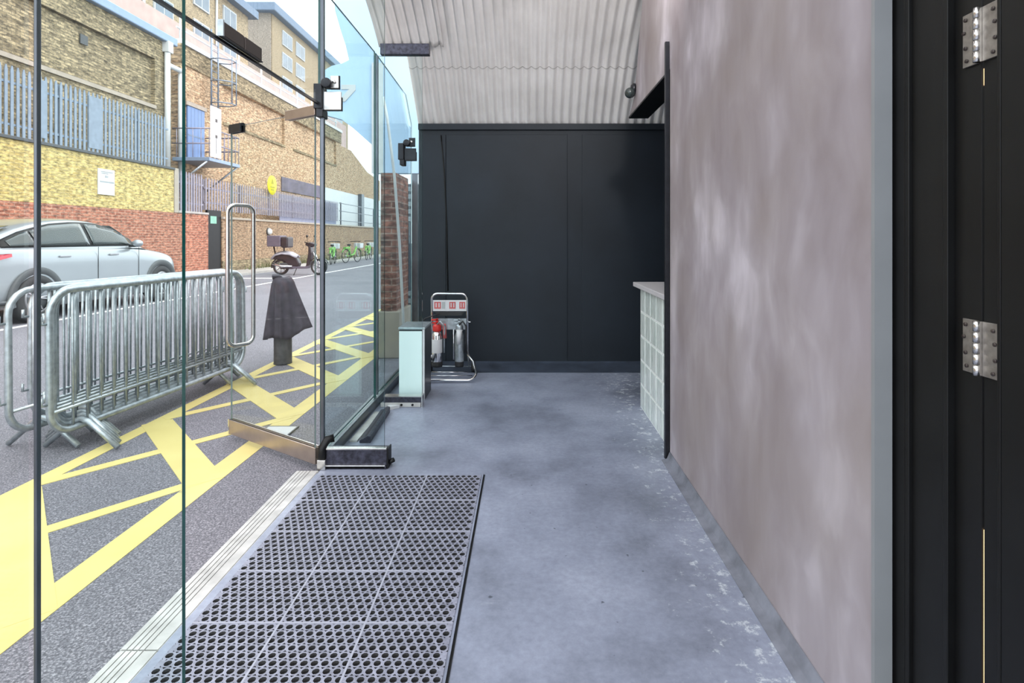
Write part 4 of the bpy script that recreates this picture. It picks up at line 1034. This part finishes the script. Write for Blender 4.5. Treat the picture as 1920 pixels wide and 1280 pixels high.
MB().box(-42,-30.1,65.0,65.29,0,27.7).build('end_wall', M['beige_end'], r)
b = MB(); b.box(-42.5,-29.2,64.2,93.8,27.7,28.7); b.build('roof', M['slate'], r, bevel=.1)
window_set(r, -30, [(y, z) for y in (69.3,73.3,84.5,88.5) for z in (25.9,23.2,20.3,17.5)], 2.8, 1.8)
MB().box(-36,-33,52,65,0,20).build('link_block', M['beige_end'], r)

# ------------------------------------------------------------------ beyond the far panes
r = thing('brick_pier', 'dark red brick pier outside the far glass panes', 'pier', (-1.6,6.7,0))
MB().box(-1.70,-1.52,6.45,7.1,.52,2.13).build('shaft', M['pier_brick'], r)
MB().box(-1.74,-1.48,6.42,7.1,-.02,.52).build('stone_base', M['stone'], r, bevel=.01)
r = thing('pale_blue_panel', 'pale blue arched panel with a white letter above the far panes', 'sign', (-1.9,7.2,2.2))  # flat panel cut to a pale blue outline of unclear origin
pts = [(-2.534,7.2,4.876),(-2.492,7.2,4.322),(-2.416,7.2,4.059),(-2.354,7.2,3.872),(-2.312,7.2,3.685),(-2.409,7.2,3.637),(-2.534,7.2,3.609),(-2.658,7.2,3.533),
       (-2.658,7.2,2.979),(-2.409,7.2,2.91),(-2.257,7.2,2.80),(-2.008,7.2,2.578),(-2.008,7.2,2.21),(-1.371,7.2,2.21),(-1.371,7.2,4.876)]
sp_ = MB().prism(pts, (0,.10,0)).build('panel', M['pale_blue'], r, bevel=.004)
b = MB(); b.prism([(-2.409,7.19,3.36),(-2.222,7.19,3.36),(-2.222,7.19,3.29),(-2.36,7.19,3.14),(-2.41,7.19,3.14),(-2.41,7.19,3.19),(-2.31,7.19,3.30),(-2.409,7.19,3.30)], (0,.009,0))
sub('letter', b, M['white'], sp_, r)
b = MB(); b.box(-2.008,-1.86,7.17,7.19,2.21,3.64); sub('pale_strip', b, M['white_panel'], sp_, r)
MB().box(-1.50,-1.42,7.21,7.29,-.02,4.8).build('post', M['channel'], r)
r = thing('slatted_screen', 'dark blue slatted gate beside the brick pier outside', 'gate', (-1.4,7.5,0))
b = MB()
for k in range(9): b.box(-1.78+.062*k,-1.735+.062*k,7.46,7.50,.05,2.1)
b.box(-1.8,-1.2,7.50,7.53,.05,2.1); b.build('panel', M['screen_dark'], r)
b = MB()
for k in range(5): b.box(-1.8,-1.2,7.44,7.46,1.60+.1*k,1.66+.1*k)
b.build('top_slats', M['screen_light'], r)
b = MB()
for k in range(6): b.box(-1.8,-1.2,7.44,7.46,.10+.1*k,.16+.1*k)
b.build('reflection_slats', M['screen_light'], r)  # pale bars drawn for the road's reflection low on the gate
b = MB(); b.tube([(-1.66,6.40,3.0),(-1.61,6.40,2.75),(-1.53,6.40,2.1),(-1.47,6.40,1.3),(-1.43,6.40,.5),(-1.42,6.40,-.02)], .016, 10)
tag(b.build('reflection_pole', M['white'], origin=(-1.42,6.4,-.02)), 'thin white bent pole drawn for a reflection outside the last glass pane', 'pole')  # solid pole drawn in place of a curved reflection
